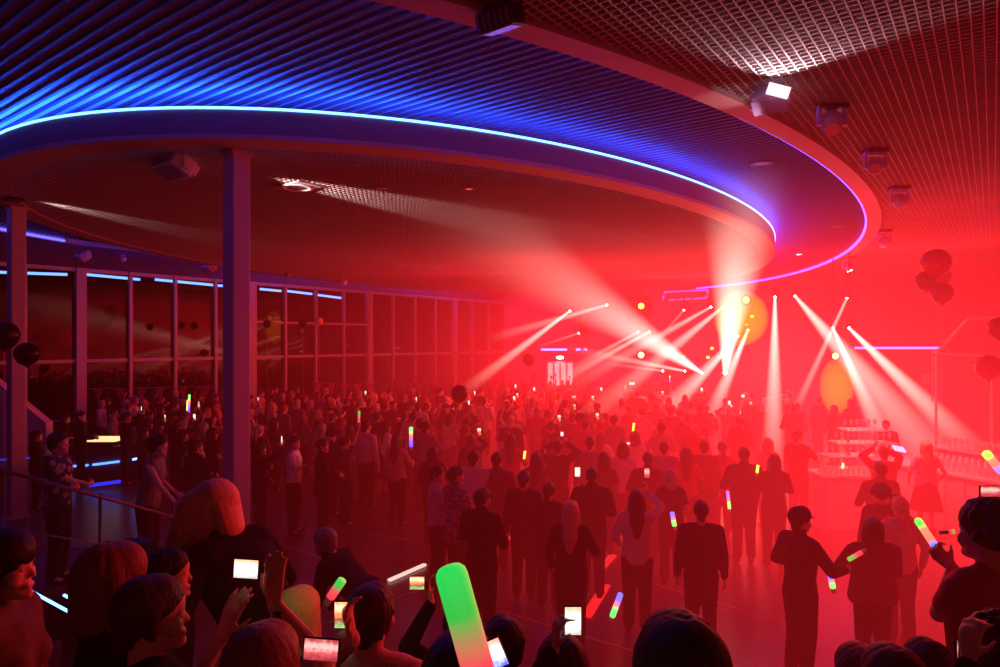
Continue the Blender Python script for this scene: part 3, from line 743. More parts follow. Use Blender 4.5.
MB().box((0, .06, 0), (1.5, .04, 1.3)).build('backboard', M_wall, t)
t = MB(); t.lathe([(.02, .1), (.16, .08), (.2, 0), (.16, -.04), (.02, -.05)], n=16); o = t.build('wall_lamp', E_white, smooth=True); o.location = P(560, 358, 34.5); tag(o, 'white oval lamp above the pale striped panel', 'lamp')
# reflections of the blue cove in the glass, put in as glowing strips outside
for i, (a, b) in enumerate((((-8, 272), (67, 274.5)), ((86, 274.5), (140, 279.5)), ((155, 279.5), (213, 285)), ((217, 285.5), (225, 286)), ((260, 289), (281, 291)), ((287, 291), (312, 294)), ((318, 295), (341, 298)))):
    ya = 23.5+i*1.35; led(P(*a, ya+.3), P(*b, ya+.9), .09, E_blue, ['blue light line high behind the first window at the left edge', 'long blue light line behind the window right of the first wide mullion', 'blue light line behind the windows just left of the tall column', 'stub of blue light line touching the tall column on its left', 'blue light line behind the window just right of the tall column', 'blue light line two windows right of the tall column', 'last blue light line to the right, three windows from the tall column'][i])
# ------------------------------------------------------------------ balloons
M_ball = mat('dark foil balloon', (.03, .012, .018), .12, metal=.6, scale=2); M_rball = mat('red foil balloon', (.14, .012, .02), .15, metal=.4, scale=2); M_yball = mat('pale balloon', (.7, .6, .2), .2, scale=2)
def balloon(c, r, label, m=M_ball, group=None, string=1.0):
    t = empty('balloon', c)
    MB().lathe([(r*.05, -r*1.12), (r*.3, -r*.98), (r*.65, -r*.78), (r*.93, -r*.35), (r, .05*r), (r*.93, r*.4), (r*.7, r*.74), (r*.35, r*.94), (r*.02, r)], n=24).build('skin', m, t, smooth=True)
    MB().lathe([(r*.03, -r*1.1), (r*.1, -r*1.22), (r*.02, -r*1.2)], n=10).build('knot', m, t)
    if string: MB().tube((0, 0, -r*1.2), (.02, 0, -c[2]+.01), .003, n=6).build('string', M_white, t)
    return tag(t, label, 'balloon', group)
balloon(P(27, 354, 11.5), .20, 'glossy black balloon just right of the blue-lit column')
balloon(P(4, 335, 11.0), .23, 'glossy black balloon cut by the left edge of the picture')
balloon(P(936, 263, 17), .36, 'dark red foil balloon on top of the cluster at the right', M_rball)
balloon(P(926, 281, 17.2), .26, 'dark foil balloon at the lower left of the cluster at the right', M_ball)
balloon(P(942, 293, 16.8), .27, 'dark foil balloon at the bottom of the cluster at the right', M_ball)
balloon(P(940, 277, 17.9), .28, 'red foil balloon hidden in the middle of the cluster at the right', M_rball)
balloon(P(989, 367, 13.4), .25, 'dark red balloon in front of the bar canopy', M_rball)
balloon(P(1000, 328, 13.2), .22, 'red balloon above the canopy, cut by the right edge', M_rball)
balloon(P(459.5, 393.5, 17), .22, 'dark round balloon floating over the crowd left of the middle', M_ball)
balloon(P(529, 359.5, 24), .23, 'round dark balloon left of the pale striped panel', M_rball)
balloon(P(319, 321, 24), .15, 'small pale yellowish balloon in front of the windows', M_yball)
balloon(P(303, 323, 24.6), .16, 'small dark balloon beside the pale yellowish one', M_ball)
balloon(P(267, 324, 23), .14, 'small dark balloon near the windows right of the tall column', M_ball)
# ------------------------------------------------------------------ stage truss, speakers
M_truss = mat('truss tube', (.35, .2, .2), .4, metal=.6)
def truss(a, b, w, label):
    a = Vector(a); b = Vector(b); t = empty('lighting_truss', a); d = (b-a); n = max(2, int(d.length/.6)); u = Vector((0, 1, 0)) if abs(d.normalized().y) < .9 else Vector((1, 0, 0)); v = d.normalized().cross(u)
    ch = MB(); 
    for i in (-1, 1):
        for j in (-1, 1): ch.tube(u*i*w/2+v*j*w/2, d+u*i*w/2+v*j*w/2, .028, n=8)
    ch.build('chord_tubes', M_truss, t)
    br = MB()
    for k in range(n):
        for i in (-1, 1):
            br.tube(d*(k/n)+u*i*w/2-v*w/2, d*((k+1)/n)+u*i*w/2+v*w/2, .014, n=6)
            br.tube(d*(k/n)+u*w/2+v*i*w/2, d*((k+1)/n)-u*w/2+v*i*w/2, .014, n=6)
    br.build('braces', M_truss, t); return tag(t, label, 'truss')
TY = 29.0
truss(P(560, 299, TY), P(870, 297, TY), .3, 'long horizontal lighting truss high above the stage')
truss(P(578, 326, TY+.6), P(760, 326, TY+.6), .3, 'shorter horizontal truss below the long one')
for k, px in enumerate((585, 757)): truss(Vector((P(px, 300, TY+.6).x, TY+.6, 0)), P(px, 300, TY+.6), .3, ['upright truss tower at the left of the stage', 'upright truss tower behind the brightest beam'][k])
for k, (px, py, w, h) in enumerate(((826, 308, 20, 34), (846, 312, 12, 40), (640, 306, 22, 20))):
    c = P(px, py, 30.5); t = empty('loudspeaker', c); W_, H_ = w*30.5/F, h*30.5/F
    MB().box((0, 0, 0), (W_, .6, H_)).build('cabinet', M_black, t, bevel=.03)
    MB().box((0, -.31, 0), (W_*.9, .02, H_*.94)).build('front_grille', mat('speaker cloth', (.06, .02, .02), .8), t)
    MB().tube((0, 0, H_/2), (0, 0, H_/2+.25), .03).build('hanging_bracket', M_black, t)
    tag(t, ['hanging loudspeaker stack left of the slim one, back right', 'slim hanging loudspeaker stack, back right', 'dark hanging loudspeaker behind the small yellow lamp'][k], 'loudspeaker')
# ------------------------------------------------------------------ beams
def beam_mat(name, L_, r0, r1, col, K, fade):  # lit haze along a lamp's path, drawn as a glowing volume
    m = bpy.data.materials.new(name); m.use_nodes = True; N = m.node_tree.nodes; L = m.node_tree.links; N.clear()
    o = N.new('ShaderNodeOutputMaterial'); e = N.new('ShaderNodeEmission'); e.inputs[0].default_value = (*col, 1); L.new(e.outputs[0], o.inputs['Volume'])
    tc = N.new('ShaderNodeTexCoord'); sp = N.new('ShaderNodeSeparateXYZ'); L.new(tc.outputs['Object'], sp.inputs[0])
    def M_(op, a, b=None, c=None):
        n = N.new('ShaderNodeMath'); n.operation = op
        for i, q in enumerate((a, b, c)):
            if q is None: continue
            if isinstance(q, (int, float)): n.inputs[i].default_value = q
            else: L.new(q, n.inputs[i])
        return n.outputs[0]
    z = sp.outputs[2]; R = M_('MULTIPLY_ADD', z, (r1-r0)/L_, r0)
    rr = M_('ADD', M_('MULTIPLY', sp.outputs[0], sp.outputs[0]), M_('MULTIPLY', sp.outputs[1], sp.outputs[1]))
    q = M_('MAXIMUM', M_('SUBTRACT', 1.0, M_('DIVIDE', rr, M_('MULTIPLY', R, R))), 0.0)
    q = M_('POWER', q, 1.3)
    fz = M_('POWER', M_('MAXIMUM', M_('SUBTRACT', 1.0, M_('DIVIDE', z, L_)), 0.0), fade)
    L.new(M_('MULTIPLY', M_('MULTIPLY', q, fz), M_('DIVIDE', K, R)), e.inputs[1])
    return m
FIX_BODY = MB().lathe([(.02, -.34), (.13, -.34), (.17, -.2), (.17, -.06), (.10, .0), (.02, .0)], n=16).mesh('lamp_head', True)
FIX_LENS = MB().tube((0, 0, -.002), (0, 0, .02), .055, n=16).mesh('lens')
def stage_light(a, b, r1, label, col=(1, .62, .52), K=.5, fade=.6, r0=.085, lens=None, i=[0], lamp=1.0, mount=None):
    """moving head at a, its beam reaching b"""
    a = Vector(a); b = Vector(b); i[0] += 1
    t = empty('beam_light', a); rot = look_rot(a, b)
    h = bpy.data.objects.new('lamp_head', FIX_BODY); COL.objects.link(h); h.parent = t; h.rotation_euler = rot; h.scale = (lamp,)*3
    if not FIX_BODY.materials: FIX_BODY.materials.append(M_black)
    le = bpy.data.objects.new('lens', FIX_LENS); COL.objects.link(le); le.parent = h
    if not FIX_LENS.materials: FIX_LENS.materials.append(lens or emis('beam lens glow', (1, .85, .75), 22))
    le.scale = (lamp*.75,)*3
    if lens: le.material_slots[0].link = 'OBJECT'; le.material_slots[0].material = lens
    up = (mount if mount is not None else H_MESH)
    if up > a.z: MB().box((0, 0, .34), (.30, .12, .06)).box((-.15, 0, .15), (.03, .1, .38)).box((.15, 0, .15), (.03, .1, .38)).tube((0, 0, .34), (0, 0, up-a.z), .03).build('yoke', M_black, t)
    else: MB().box((0, 0, -.34), (.30, .12, .06)).box((-.15, 0, -.15), (.03, .1, .38)).box((.15, 0, -.15), (.03, .1, .38)).tube((0, 0, -.34), (0, 0, up-a.z), .04).build('yoke', M_black, t)
    Ln = (b-a).length; bm = beam_mat('light beam %d' % i[0], Ln, r0, r1, col, K, fade)
    o = MB().lathe([(r0*.98, 0), (r1, Ln)], n=24).build('beam', bm, t, smooth=True); o.rotation_euler = rot
    return tag(t, label, 'stage light')
TRZ = P(500, 299, TY).z
B_ = [ # a(px,py,Y) b(px,py,Y) r1 K fade label mount
 ((775,297,26),(773,475,17),.55,.42,.5,'stage light throwing a straight vertical beam down behind the crowd',TRZ),
 ((795,296,26),(975,505,15),1.15,.40,.7,'stage light whose wide beam runs down right across the bar',TRZ),
 ((847,298,26),(793,415,25),.30,.34,.35,'stage light with a slim beam leaning down left, crossing the wide one',H_MESH),
 ((849,328,24),(985,462,13.5),.55,.36,.6,'stage light under the slim speaker, beam falling to the right edge',H_MESH),
 ((833,328,26),(893,462,18),.55,.42,.6,'stage light with a beam falling steeply through the bar area',H_MESH),
 ((748,330,28),(706,428,21),.55,.42,.6,'stage light right of the brightest one, beam leaning down left',TRZ),
 ((738,336,29.6),(625,455,20),.9,.24,.7,'stage light with a soft broad beam leaning far down left into the crowd',TRZ),
 ((731,345,29.6),(672,412,23),.4,.16,.7,'stage light with a faint beam between the two brighter leaning ones',TRZ),
 ((723,307,28),(560,440,18),.75,.24,.9,'stage light on the truss with a long beam down left, right one of a pair',TRZ),
 ((711,307,28),(555,395,20),.5,.20,.9,'stage light on the truss with a long beam down left, left one of a pair',TRZ),
 ((684,310,28),(652,347,27),.12,.10,.4,'stage light with a short faint beam left of the truss pair',TRZ),
 ((649,332,28),(540,392,22),.38,.24,.8,'stage light with a slim beam over the striped panel, right of a pair',TRZ),
 ((638,332,28),(560,375,24),.28,.18,.8,'stage light with a slim beam over the striped panel, left of a pair',TRZ),
 ((607,305,28),(485,340,22),.35,.22,.8,'stage light with a nearly level thin beam running left',TRZ),
 ((570,311,28),(460,394,19),.38,.30,.7,'leftmost stage light, beam falling over the crowd by the windows',TRZ),
 ((579,333,29),(535,348,28),.12,.12,.5,'small stage light with a short faint beam running left',TRZ),
 ((702,373,27),(405,182,11.5),1.45,.42,1.35,'low stage light throwing the long wide beam up left onto the ceiling disc',0),
 ((685,371,28),(560,347,22),.35,.28,1.2,'low stage light with a slim beam slanting gently up left',0),
 ((663,371,28),(590,361,25),.2,.14,1.2,'low stage light with the faintest beam, farthest left of the low row',0),
]
for a, b, r1, K, fd, lab, mt in B_: stage_light(P(*a), P(*b), r1*(.68 if r1 < 1.3 else .85), lab, r0=.06, K=K*2.3, fade=fd+.4, mount=mt)
stage_light(P(725, 373, 26), P(746, 168, 12.2), .95, 'brightest low stage light shooting a dense white beam up to the ceiling', K=1.15, fade=1.1, col=(1, .68, .55), mount=0, lamp=1.3)
# round washes
def wash_ball(a, px, py, rx, ry, y, label, lamp, K=1.0):
    a = Vector(a); t = empty('wash_light', a)
    MB().lathe([(.02, -.25), (.2, -.22), (.24, 0), (.22, .03), (.02, .03)], n=20).build('lamp_head', M_black, t, smooth=True).rotation_euler = (pi*.52, 0, 0)
    MB().lathe([(.01, .085), (.09, .07), (.13, .03), (.14, .0), (.01, -.01)], n=20).build('lens', lamp, t, smooth=True).rotation_euler = (pi*.52, 0, 0)
    MB().tube((0, .1, .2), (0, .1, max(.3, TRZ-a.z)), .03).build('bracket', M_black, t)
    if rx:
        c = P(px, py, y); m = bpy.data.materials.new('orange wash'); m.use_nodes = True; N = m.node_tree.nodes; L = m.node_tree.links; N.clear()  # orange pool of light put in as a glowing ellipsoid
        o = N.new('ShaderNodeOutputMaterial'); ad = N.new('ShaderNodeAddShader'); e = N.new('ShaderNodeEmission'); ab = N.new('ShaderNodeVolumeAbsorption')
        e.inputs[0].default_value = (1, .36, .0, 1); e.inputs[1].default_value = K; ab.inputs[0].default_value = (1, .55, .0, 1); ab.inputs[1].default_value = .55
        L.new(e.outputs[0], ad.inputs[0]); L.new(ab.outputs[0], ad.inputs[1]); L.new(ad.outputs[0], o.inputs['Volume'])
        R1, R2 = rx*y/F, ry*y/F
        g = MB().lathe([(.02, -R2)]+[(R1*cos(k*pi/2/8), R2*sin(k*pi/2/8)) for k in range(-7, 8)]+[(.02, R2)], n=28, sy=.6).build('glow', m, t, smooth=True); g.location = c-a
    return tag(t, label, 'stage light')
E_yel = emis('yellow lamp glow', (1, .52, .03), 7)
wash_ball(P(746, 300, 27.2), 741, 318, 27, 28, 27.4, 'brightest round yellow lamp with an orange round glow behind it', E_yel, 1.0)
wash_ball(P(835, 356, 28), 837, 386, 17, 28, 27, 'warm white lamp over the orange oval glow at the back right', emis('yellow white glow', (1, .7, .16), 6), 1.0)
wash_ball(P(641, 306, 28), 0, 0, 0, 0, 0, 'small round yellow lamp in front of the dark speaker', emis('pale yellow glow', (1, .6, .08), 4))
wash_ball(P(641, 355, 28), 0, 0, 0, 0, 0, 'small round white lamp above the crowd, below the yellow one', emis('pale white glow', (1, .7, .25), 4))
for k, (px, py, lab) in enumerate(((752, 316, 'small yellow spark lamp right of the brightest lamp'), (747, 325, 'tiny warm spark lamp under the small yellow one'), (712, 348, 'upper yellow lamp of the little cluster left of the brightest beam'), (719, 357, 'lower right yellow lamp of the little cluster'), (708, 357, 'lower left yellow lamp of the little cluster'), (683, 357, 'single warm lamp left of the little yellow cluster'))):
    t = empty('spot_lamp', P(px, py, 29.2)); MB().lathe([(.01, -.08), (.07, -.06), (.08, .02), (.01, .05)], n=12).build('bulb', emis('spark glow', (1, .5, .05), 3.5), t, smooth=True); MB().tube((0, .08, 0), (0, .08, max(.1, TRZ-t.location.z-.1)), .012).build('bracket', M_black, t); tag(t, lab, 'lamp')
# ------------------------------------------------------------------ bar
M_bar = mat('white bar front', (.8, .7, .7), .45, scale=1.5, var=.05); M_top = mat('bar top', (.85, .78, .78), .2, scale=2)
M_glassw = mat('drinking glass', (.95, .85, .85), .08, scale=3, var=.02, spec=1.0, coat=1.0)
M_glassw.node_tree.nodes['Principled BSDF'].inputs['Alpha'].default_value = .55
t = empty('bar_table', P(843, 470, 12.6)); t.location.z = 0; hh = P(843, 472, 12.6).z
MB().box((0, 0, hh-.03), (1.15, .75, .06)).build('table_top', M_top, t, bevel=.01)
mb = MB(); n = 40
ring_ = []
for k in range(n):
    f = k/n*4; sd = int(f); u = f-sd; c = [(-.56, -.36), (.56, -.36), (.56, .36), (-.56, .36)]; a, b = c[sd], c[(sd+1) % 4]
    ring_.append((a[0]+(b[0]-a[0])*u, a[1]+(b[1]-a[1])*u, .012*sin(k*2.4)))
mb.ribbon([Vector((x, y, hh-.06)) for x, y, w in ring_], [Vector((x*(1.03+w), y*(1.03+w), .02)) for x, y, w in ring_]); mb.build('table_cloth', M_bar, t, smooth=True)
tag(t, 'white-clothed bar table with rows of glasses, behind the two people in dark red', 'table')
C0 = Vector((7.58, 13.6, 0)); C1 = Vector((9.15, 9.9, 0)); CD = (C1-C0).normalized(); CN = Vector((-CD.y, CD.x, 0)); CL = (C1-C0).length   # customers stand on the -CN side
t = empty('bar_counter', C0); t.rotation_euler = (0, 0, atan2(CD.y, CD.x))
MB().box((CL/2, .42, 1.08), (CL+.1, 1.0, .06)).build('counter_top', M_top, t, bevel=.01)
fr = MB().box((CL/2, .42, .53), (CL, .9, 1.04))
for k in range(12): fr.box((.15+k*(CL-.3)/11, -.045, .55), (.025, .03, .9))
fr.build('front_panel', M_bar, t); tag(t, 'long white bar counter at the right edge packed with glasses', 'bar counter')
bk = C0+CD*.6+CN*1.55; t = empty('back_shelf', bk); t.rotation_euler = (0, 0, atan2(CD.y, CD.x)); MB().box((.9, 0, 1.30), (2.3, .4, .04)).build('shelf_board', M_top, t); MB().box((-.23, 0, .64), (.05, .4, 1.28)).box((2.03, 0, .64), (.05, .4, 1.28)).box((.9, .18, .64), (2.3, .03, 1.2)).build('shelf_frame', M_bar, t); tag(t, 'white back shelf behind the bar counter carrying more glasses', 'shelf')
GB = MB().lathe([(.032, 0), (.034, .004), (.006, .012), (.005, .085), (.02, .10), (.036, .13), (.038, .16), (.031, .205)], n=10)
G_me = GB.mesh('goblet', True); G_me.materials.append(M_glassw)
T_me = MB().lathe([(.026, 0), (.030, .004), (.034, .12), (.032, .122)], n=10).mesh('tumbler', True); T_me.materials.append(M_glassw)
def glass(me, nm, p, lab, grp):
    o = bpy.data.objects.new(nm, me); COL.objects.link(o); o.location = p; return tag(o, lab, 'glass', grp)
bt = P(843, 470, 12.6)
for i in range(10):
    for j in range(3): glass(T_me, 'tumbler', (bt.x-.46+i*.10, bt.y-.28+j*.12, hh+.001), 'clear straight tumbler in the tight rows on the white-clothed bar table', 'tumblers on the bar table')
for i in range(24):
    for j in range(4):
        q = C0+CD*(.75+i*.115)+CN*(.12+j*.19); glass(G_me, 'stemmed_glass', (q.x, q.y, 1.111), 'clear stemmed glass in the packed rows on the long bar counter', 'stemmed glasses on the bar counter')
for i in range(18):
    for j in range(2):
        q = bk+CD*(-.1+i*.12)+CN*(-.08+j*.15); glass(G_me, 'stemmed_glass', (q.x, q.y, 1.321), 'clear stemmed glass lined up on the back shelf behind the counter', 'stemmed glasses on the back shelf')
# tower of glasses between table and counter
tw = P(862, 470, 14.6); t = empty('drinks_stand', (tw.x, tw.y, 0))
for k, (w, z) in enumerate(((1.7, 1.0), (1.3, 1.28), (.9, 1.56))): MB().box((0, 0, z), (w, .5, .03)).build('shelf', M_top, t)
MB().tube((-.3, 0, 0), (-.3, 0, 1.56), .03).tube((.3, 0, 0), (.3, 0, 1.56), .03).build('post', M_metal, t); tag(t, 'three-tier stand full of glasses between bar table and bartender', 'stand')
for k, (w, z) in enumerate(((1.7, 1.0), (1.3, 1.28), (.9, 1.56))):
    for i in range(int(w/.13)): glass(G_me, 'stemmed_glass', (tw.x-w/2+.08+i*.13, tw.y, z+.016), 'clear stemmed glass on the %s tier of the drinks stand' % ['lowest', 'middle', 'top'][k], 'stemmed glasses on the %s tier of the stand' % ['lowest', 'middle', 'top'][k])
# candle-like drink lights
for px, py, y, z in ((843, 453, 12.5, hh), (886, 430, 14.5, 1.01)):
    t = empty('table_light', (P(px, py, y).x, y, z+.02)); MB().tube((0, 0, 0), (0, 0, .05), .03).build('base', M_metal, t); MB().cap((0, 0, .07), (0, 0, .16), .022, .01).build('flame', emis('flame glow', (1, .9, .3), 5), t, smooth=True); tag(t, 'little yellow table light standing among the glasses on the ' + ('bar table' if py > 440 else 'drinks stand'), 'table light')
# pitched canopy over the bar
M_can = mat('canopy cloth', (.7, .35, .38), .7, scale=2)
yc = 14.5; t = empty('bar_canopy', P(975, 355, yc)); o0 = t.location.copy()
def cp(px, py, y): return P(px, py, y)-o0
mb = MB(); fr = [cp(937, 353, yc), cp(968, 319, yc), cp(1012, 317, yc), cp(1012, 357, yc)]; bk = [p+Vector((1.0, 1.6, 0)) for p in fr]
mb.add(fr+bk, [(0, 1, 5, 4), (1, 2, 6, 5), (4, 5, 6, 7), (0, 3, 2, 1)]); mb.build('cloth_roof', M_can, t)
mb = MB(); 
for a, b in ((0, 1), (1, 2), (0, 3), (0, 4)):
    q = (fr+bk); mb.tube(q[a], q[b], .035, n=8)
mb.build('roof_frame', M_white, t)
for px in (936, 992): 
    p = cp(px, 355, yc); MB().tube(p, (p.x, p.y, -o0.z), .025).build('post', M_white, t)
tag(t, 'pitched cloth canopy over the bar at the right edge', 'canopy')
t = empty('notice_board', P(926, 378.5, 14.4)); MB().box((0, 0, 0), (.2, .02, .2)).build('panel', mat('notice paper', (.9, .5, .6), .6), t); MB().tube((.14, 0, -.5), (.14, 0, .6), .012).build('bracket', M_white, t); tag(t, 'small pale square notice beside the canopy post', 'notice')
t = empty('card_terminal', P(948, 443, 12.2)); t.location = C0+CD*.3+CN*.4+Vector((0, 0, 1.32)); MB().box((0, 0, 0), (.22, .15, .03)).build('screen', emis('terminal glow', (.5, .3, 1), 2.5), t).rotation_euler = (.5, .2, 0); MB().tube((0, .02, -.19), (0, .02, 0), .02).build('stand', M_black, t); tag(t, 'small violet-lit screen standing behind the glasses on the counter', 'screen')
# right hand wall: tall window frame strip and bulkhead
p = at_q(QR-.08, 12.9); o = MB().box((p.x, p.y, 4.8), (.16, .7, 3.4), RQ).build('trim_30', M_frame); struct(o)

# ------------------------------------------------------------------ crowd archetypes
VX = .0125
def A_(**k): return human(vx=VX, **k)
AR = {}
AR['man'] = A_(hair='short', top='shirt', seed=1)
AR['jacket'] = A_(hair='short', top='jacket', L=(-.17, .24, 1.12), R=(.14, .26, 1.10), wide=1.05, seed=2)
AR['woman'] = A_(fem=True, hair='long', sleeve='long', seed=3, L=(-.24, .14, .92), R=(.16, .30, 1.16))
AR['bob'] = A_(fem=True, hair='bob', sleeve='short', L=(-.12, .26, 1.14), R=(.12, .28, 1.10), seed=4)
AR['skirt'] = A_(fem=True, hair='long', top='dress', sleeve='short', L=(-.24, .12, .98), R=(.24, .12, .98), seed=5)
AR['stick'] = A_(fem=True, hair='tail', sleeve='short', R=(.26, .16, 1.90), dirR=(.05, .05, 1), poleR=(1, -.2, 0), curl=1.1, seed=6)
AR['film'] = A_(hair='short', sleeve='long', L=(-.10, .34, 1.64), R=(.10, .34, 1.64), dirL=(.3, .1, 1), dirR=(-.3, .1, 1), curl=.8, seed=7)
AR['film1'] = A_(fem=True, hair='long', sleeve='long', R=(.12, .36, 1.62), dirR=(0, .1, 1), curl=.8, L=(-.2, .2, 1.0), seed=8)
AR['dance'] = A_(fem=True, hair='bob', sleeve='none', L=(-.34, .1, 1.82), R=(.36, .12, 1.74), curl=.4, poleL=(-1, 0, 0), poleR=(1, 0, 0), step=.08, seed=9)
AR['tail'] = A_(fem=True, hair='tail', sleeve='long', L=(-.14, .22, 1.02), R=(.26, .02, .90), seed=10)
AR['bald'] = A_(hair='bald', top='jacket', turn=.7, seed=12, wide=1.08)
AR['turned'] = A_(hair='short', sleeve='short', turn=-.6, R=(.20, .30, 1.28), curl=1.0, seed=13)
AR['cap'] = A_(hair='short', top='jacket', hat=True, R=(.22, .36, 1.15), L=(-.2, .2, 1.1), seed=14, curl=.9)
AR['curly'] = A_(hair='curly', fem=True, sleeve='long', R=(.2, .3, 1.15), seed=15)
HAIRS = [H_black, H_black, H_brown, H_brown, H_blond, H_red, H_grey]
TOPS = [C_black, C_black, C_navy, C_grey, C_white, C_pale, C_red, C_brown, C_black]
BOTS = [C_black, C_black, C_denim, C_navy, C_grey]
OCC = []
def free(x, y, d):
    return all((x-a)**2+(y-b)**2 > d*d for a, b in OCC)
def ppl(kind, px, py, h, label, zf=0, tgt=None, rz=None, **k):
    """one individually described person whose head top shows at px, py"""
    loc, y = head_place(px, py, h, zf); OCC.append((loc.x, loc.y))
    r = rz if rz is not None else face_rz(loc, tgt or STAGE)
    b = spawn(AR[kind] if isinstance(kind, str) else kind, loc, r, h/1.745, label, **k)
    b['_a'] = 0; del b['_a']
    b_arch[b.name] = AR[kind] if isinstance(kind, str) else kind
    return b
b_arch = {}
def hand(b, s='R'):
    W, d, n, E_ = b_arch[b.name]['hands'][s]; return xf(b, W), xd(b, d), xd(b, n)
def give_stick(b, s, m, label, ln=.42, r=.022, up=None, group=None):
    W, d, n = hand(b, s); u = Vector(up) if up else (d*.9+Vector((0, 0, .6))).normalized()
    c = W+n*.018; return glow_stick(c, c+u*ln, r, m, label, group)
def give_phone(b, m, label, s='R', group=None, w=.078, h=.16, plain=True):
    W, d, n = hand(b, s); c = W+Vector((0, 0, .05))+n*.0
    if s == 'B': pass
    return phone(c, w, h, m, label, rz=b.rotation_euler[2], group=group, plain=plain)
R_ = radians
# ---- mid field people, one by one ----
p = ppl('film', 126, 412, 1.78, 'man in black with both arms raised filming, left of the long glow stick', top=C_black); give_phone(p, SCR_W, 'phone held up by the man in black filming at the left', 'L')
ppl('jacket', 80, 411, 1.80, 'man in dark jacket standing against the first wide window mullion', rz=-.9, top=C_black)
ppl('bob', 65, 413, 1.70, 'person with dark bob beside the man at the first window mullion', rz=-1.2, top=C_black)
ppl('woman', 36, 430, 1.66, 'person in black standing in the dark right behind the blue column', rz=-1.0, top=C_black)
ppl('film1', 143, 427, 1.66, 'woman with bright hair light raising one arm, behind the person leaning on the railing', top=C_brown, hair=H_brown, rz=-1.1)
p = ppl('stick', 176, 424, 1.7, 'person in the dark holding a long lit stick up before the left windows', top=C_black); give_stick(p, 'R', M_stick, 'glow stick, green above blue, held high before the left windows', .40)
ppl('woman', 182, 429, 1.72, 'dark-clad woman with face lit red, two heads left of the tall column', top=C_black, rz=-1.0)
ppl('jacket', 196, 440, 1.8, 'man in black, his back hiding the space left of the tall column', top=C_black)
ppl('bob', 212, 428, 1.7, 'person in black just left of the tall column', top=C_black, rz=-.8)
p = ppl('film1', 260, 442, 1.68, 'woman just right of the tall column looking at her raised phone', top=C_black, rz=-1.0); give_phone(p, SCR_W, 'phone glowing white just right of the tall column')
ppl('woman', 274, 418, 1.72, 'dark long-haired woman behind the one with the phone, right of the tall column', top=C_brown)
ppl('bob', 272, 403, 1.72, 'blond-haired person lit white behind the front rows, right of the tall column', hair=H_blond, top=C_pale)
ppl('turned', 294, 436, 1.78, 'man in white shirt standing sideways, left of the open floor', top=C_white, bottom=C_black, rz=-1.5)
ppl('jacket', 322, 439, 1.76, 'man in dark jacket just right of the man in white shirt', top=C_black, rz=-1.2)
p = ppl('stick', 345, 436, 1.70, 'woman in brownish top waving a green stick, beside the dark-jacketed man', top=C_brown, rz=-.9); give_stick(p, 'R', M_stick_g, 'short green glow stick held up near the middle left of the crowd', .24)
ppl('man', 366, 420, 1.86, 'tall man in pale shirt with his back to us, left of the long-haired woman', top=C_pale, bottom=C_black)
ppl('woman', 397, 434, 1.74, 'woman with long brown hair and pale brown top seen from behind, left of centre', top=cloth('tan cloth', (.45, .22, .15)), hair=H_brown, bottom=C_black)
glow_stick(P(411, 447, 12.2), P(411, 427, 12.2), .033, M_stick, 'long glow stick fading green to blue, standing over the woman in the tan top')
ppl('man', 420, 418, 1.80, 'man with short hair and grey shirt behind the long green and blue glow stick', top=C_grey)
ppl('turned', 437, 466, 1.74, 'person in pale shirt with head turned, left of the one in speckled shirt', top=C_pale, rz=-1.2)
ppl('jacket', 456, 466, 1.80, 'person in a speckled shirt left of the man in black in mid floor', top=C_spot, rz=-1.0)
ppl('jacket', 482, 488, 1.78, 'man in black with his back to us, alone at the middle of the floor', top=C_black, rz=-.6)
ppl('jacket', 474, 450, 1.82, 'broad person in pale top behind the speckled shirt', top=C_pale)
ppl('woman', 511, 434, 1.70, 'woman in red-brown blouse, arm half raised, in front of the dense crowd near the centre', top=C_red)
ppl('film1', 536, 452, 1.68, 'woman raising a hand with a bracelet near the picture centre', top=C_brown, rz=-.2)
p = ppl('film', 558, 440, 1.76, 'dark man holding up a bright phone near the picture centre', top=C_black); 
phone(P(577.5, 472, 9.9), .085, .155, SCR_W, 'brightest upright phone in mid crowd, right of the picture centre', rz=-.1)
ppl('jacket', 592, 467, 1.78, 'man in dark jacket just right of the brightest mid-crowd phone', top=C_black)
ppl('woman', 571, 501, 1.70, 'blond long-haired woman in dark top over the open floor, right of centre', hair=H_blond, top=C_black, bottom=C_black)
ppl('bob', 623, 442, 1.72, 'woman with dark bob and light top facing the stage, right of centre', top=C_pale, bottom=C_black)
p = ppl('film1', 637, 489, 1.72, 'woman with long dark hair and light jacket, glow stick by her leg', top=C_pale, hair=H_black, bottom=C_black)
phone(P(647, 473, 9.2), .075, .15, SCR_R, 'dark-framed phone held high above the long-haired woman in the light jacket', rz=-.2)
glow_stick(P(612, 617, 7.6), P(621, 593, 7.6), .032, ramp_emit('glow stick blue to green', [(0, (.05, 1, .15)), (.35, (.05, 1, .2)), (.5, (1, .2, .15)), (.7, (.1, .15, 1)), (1, (.05, .15, 1))], es=1.8), 'glow stick hanging green end down beside the light-jacketed woman')
ppl('man', 664, 441, 1.76, 'broad-shouldered man facing the stage, left of a woman with loose hair', top=C_grey)
ppl('woman', 686, 447, 1.70, 'woman with dark loose hair just right of the broad-shouldered man', top=C_red)
ppl('bob', 671, 469, 1.66, 'person with light short hair and dark top, behind the man in dark tee', hair=H_grey, top=C_black)
glow_stick(P(674.5, 526, 9.0), P(672, 512, 9.0), .03, MATS['glow stick blue to green'], 'small glow stick, blue above green, behind the man in the dark tee')
ppl('man', 701, 500, 1.72, 'man in dark tee with short hair, arms slightly out, right of centre', top=C_black, bottom=C_black)
ppl('tail', 722, 441, 1.70, 'long-haired woman left of the broad man in the middle right', hair=H_brown, top=C_red)
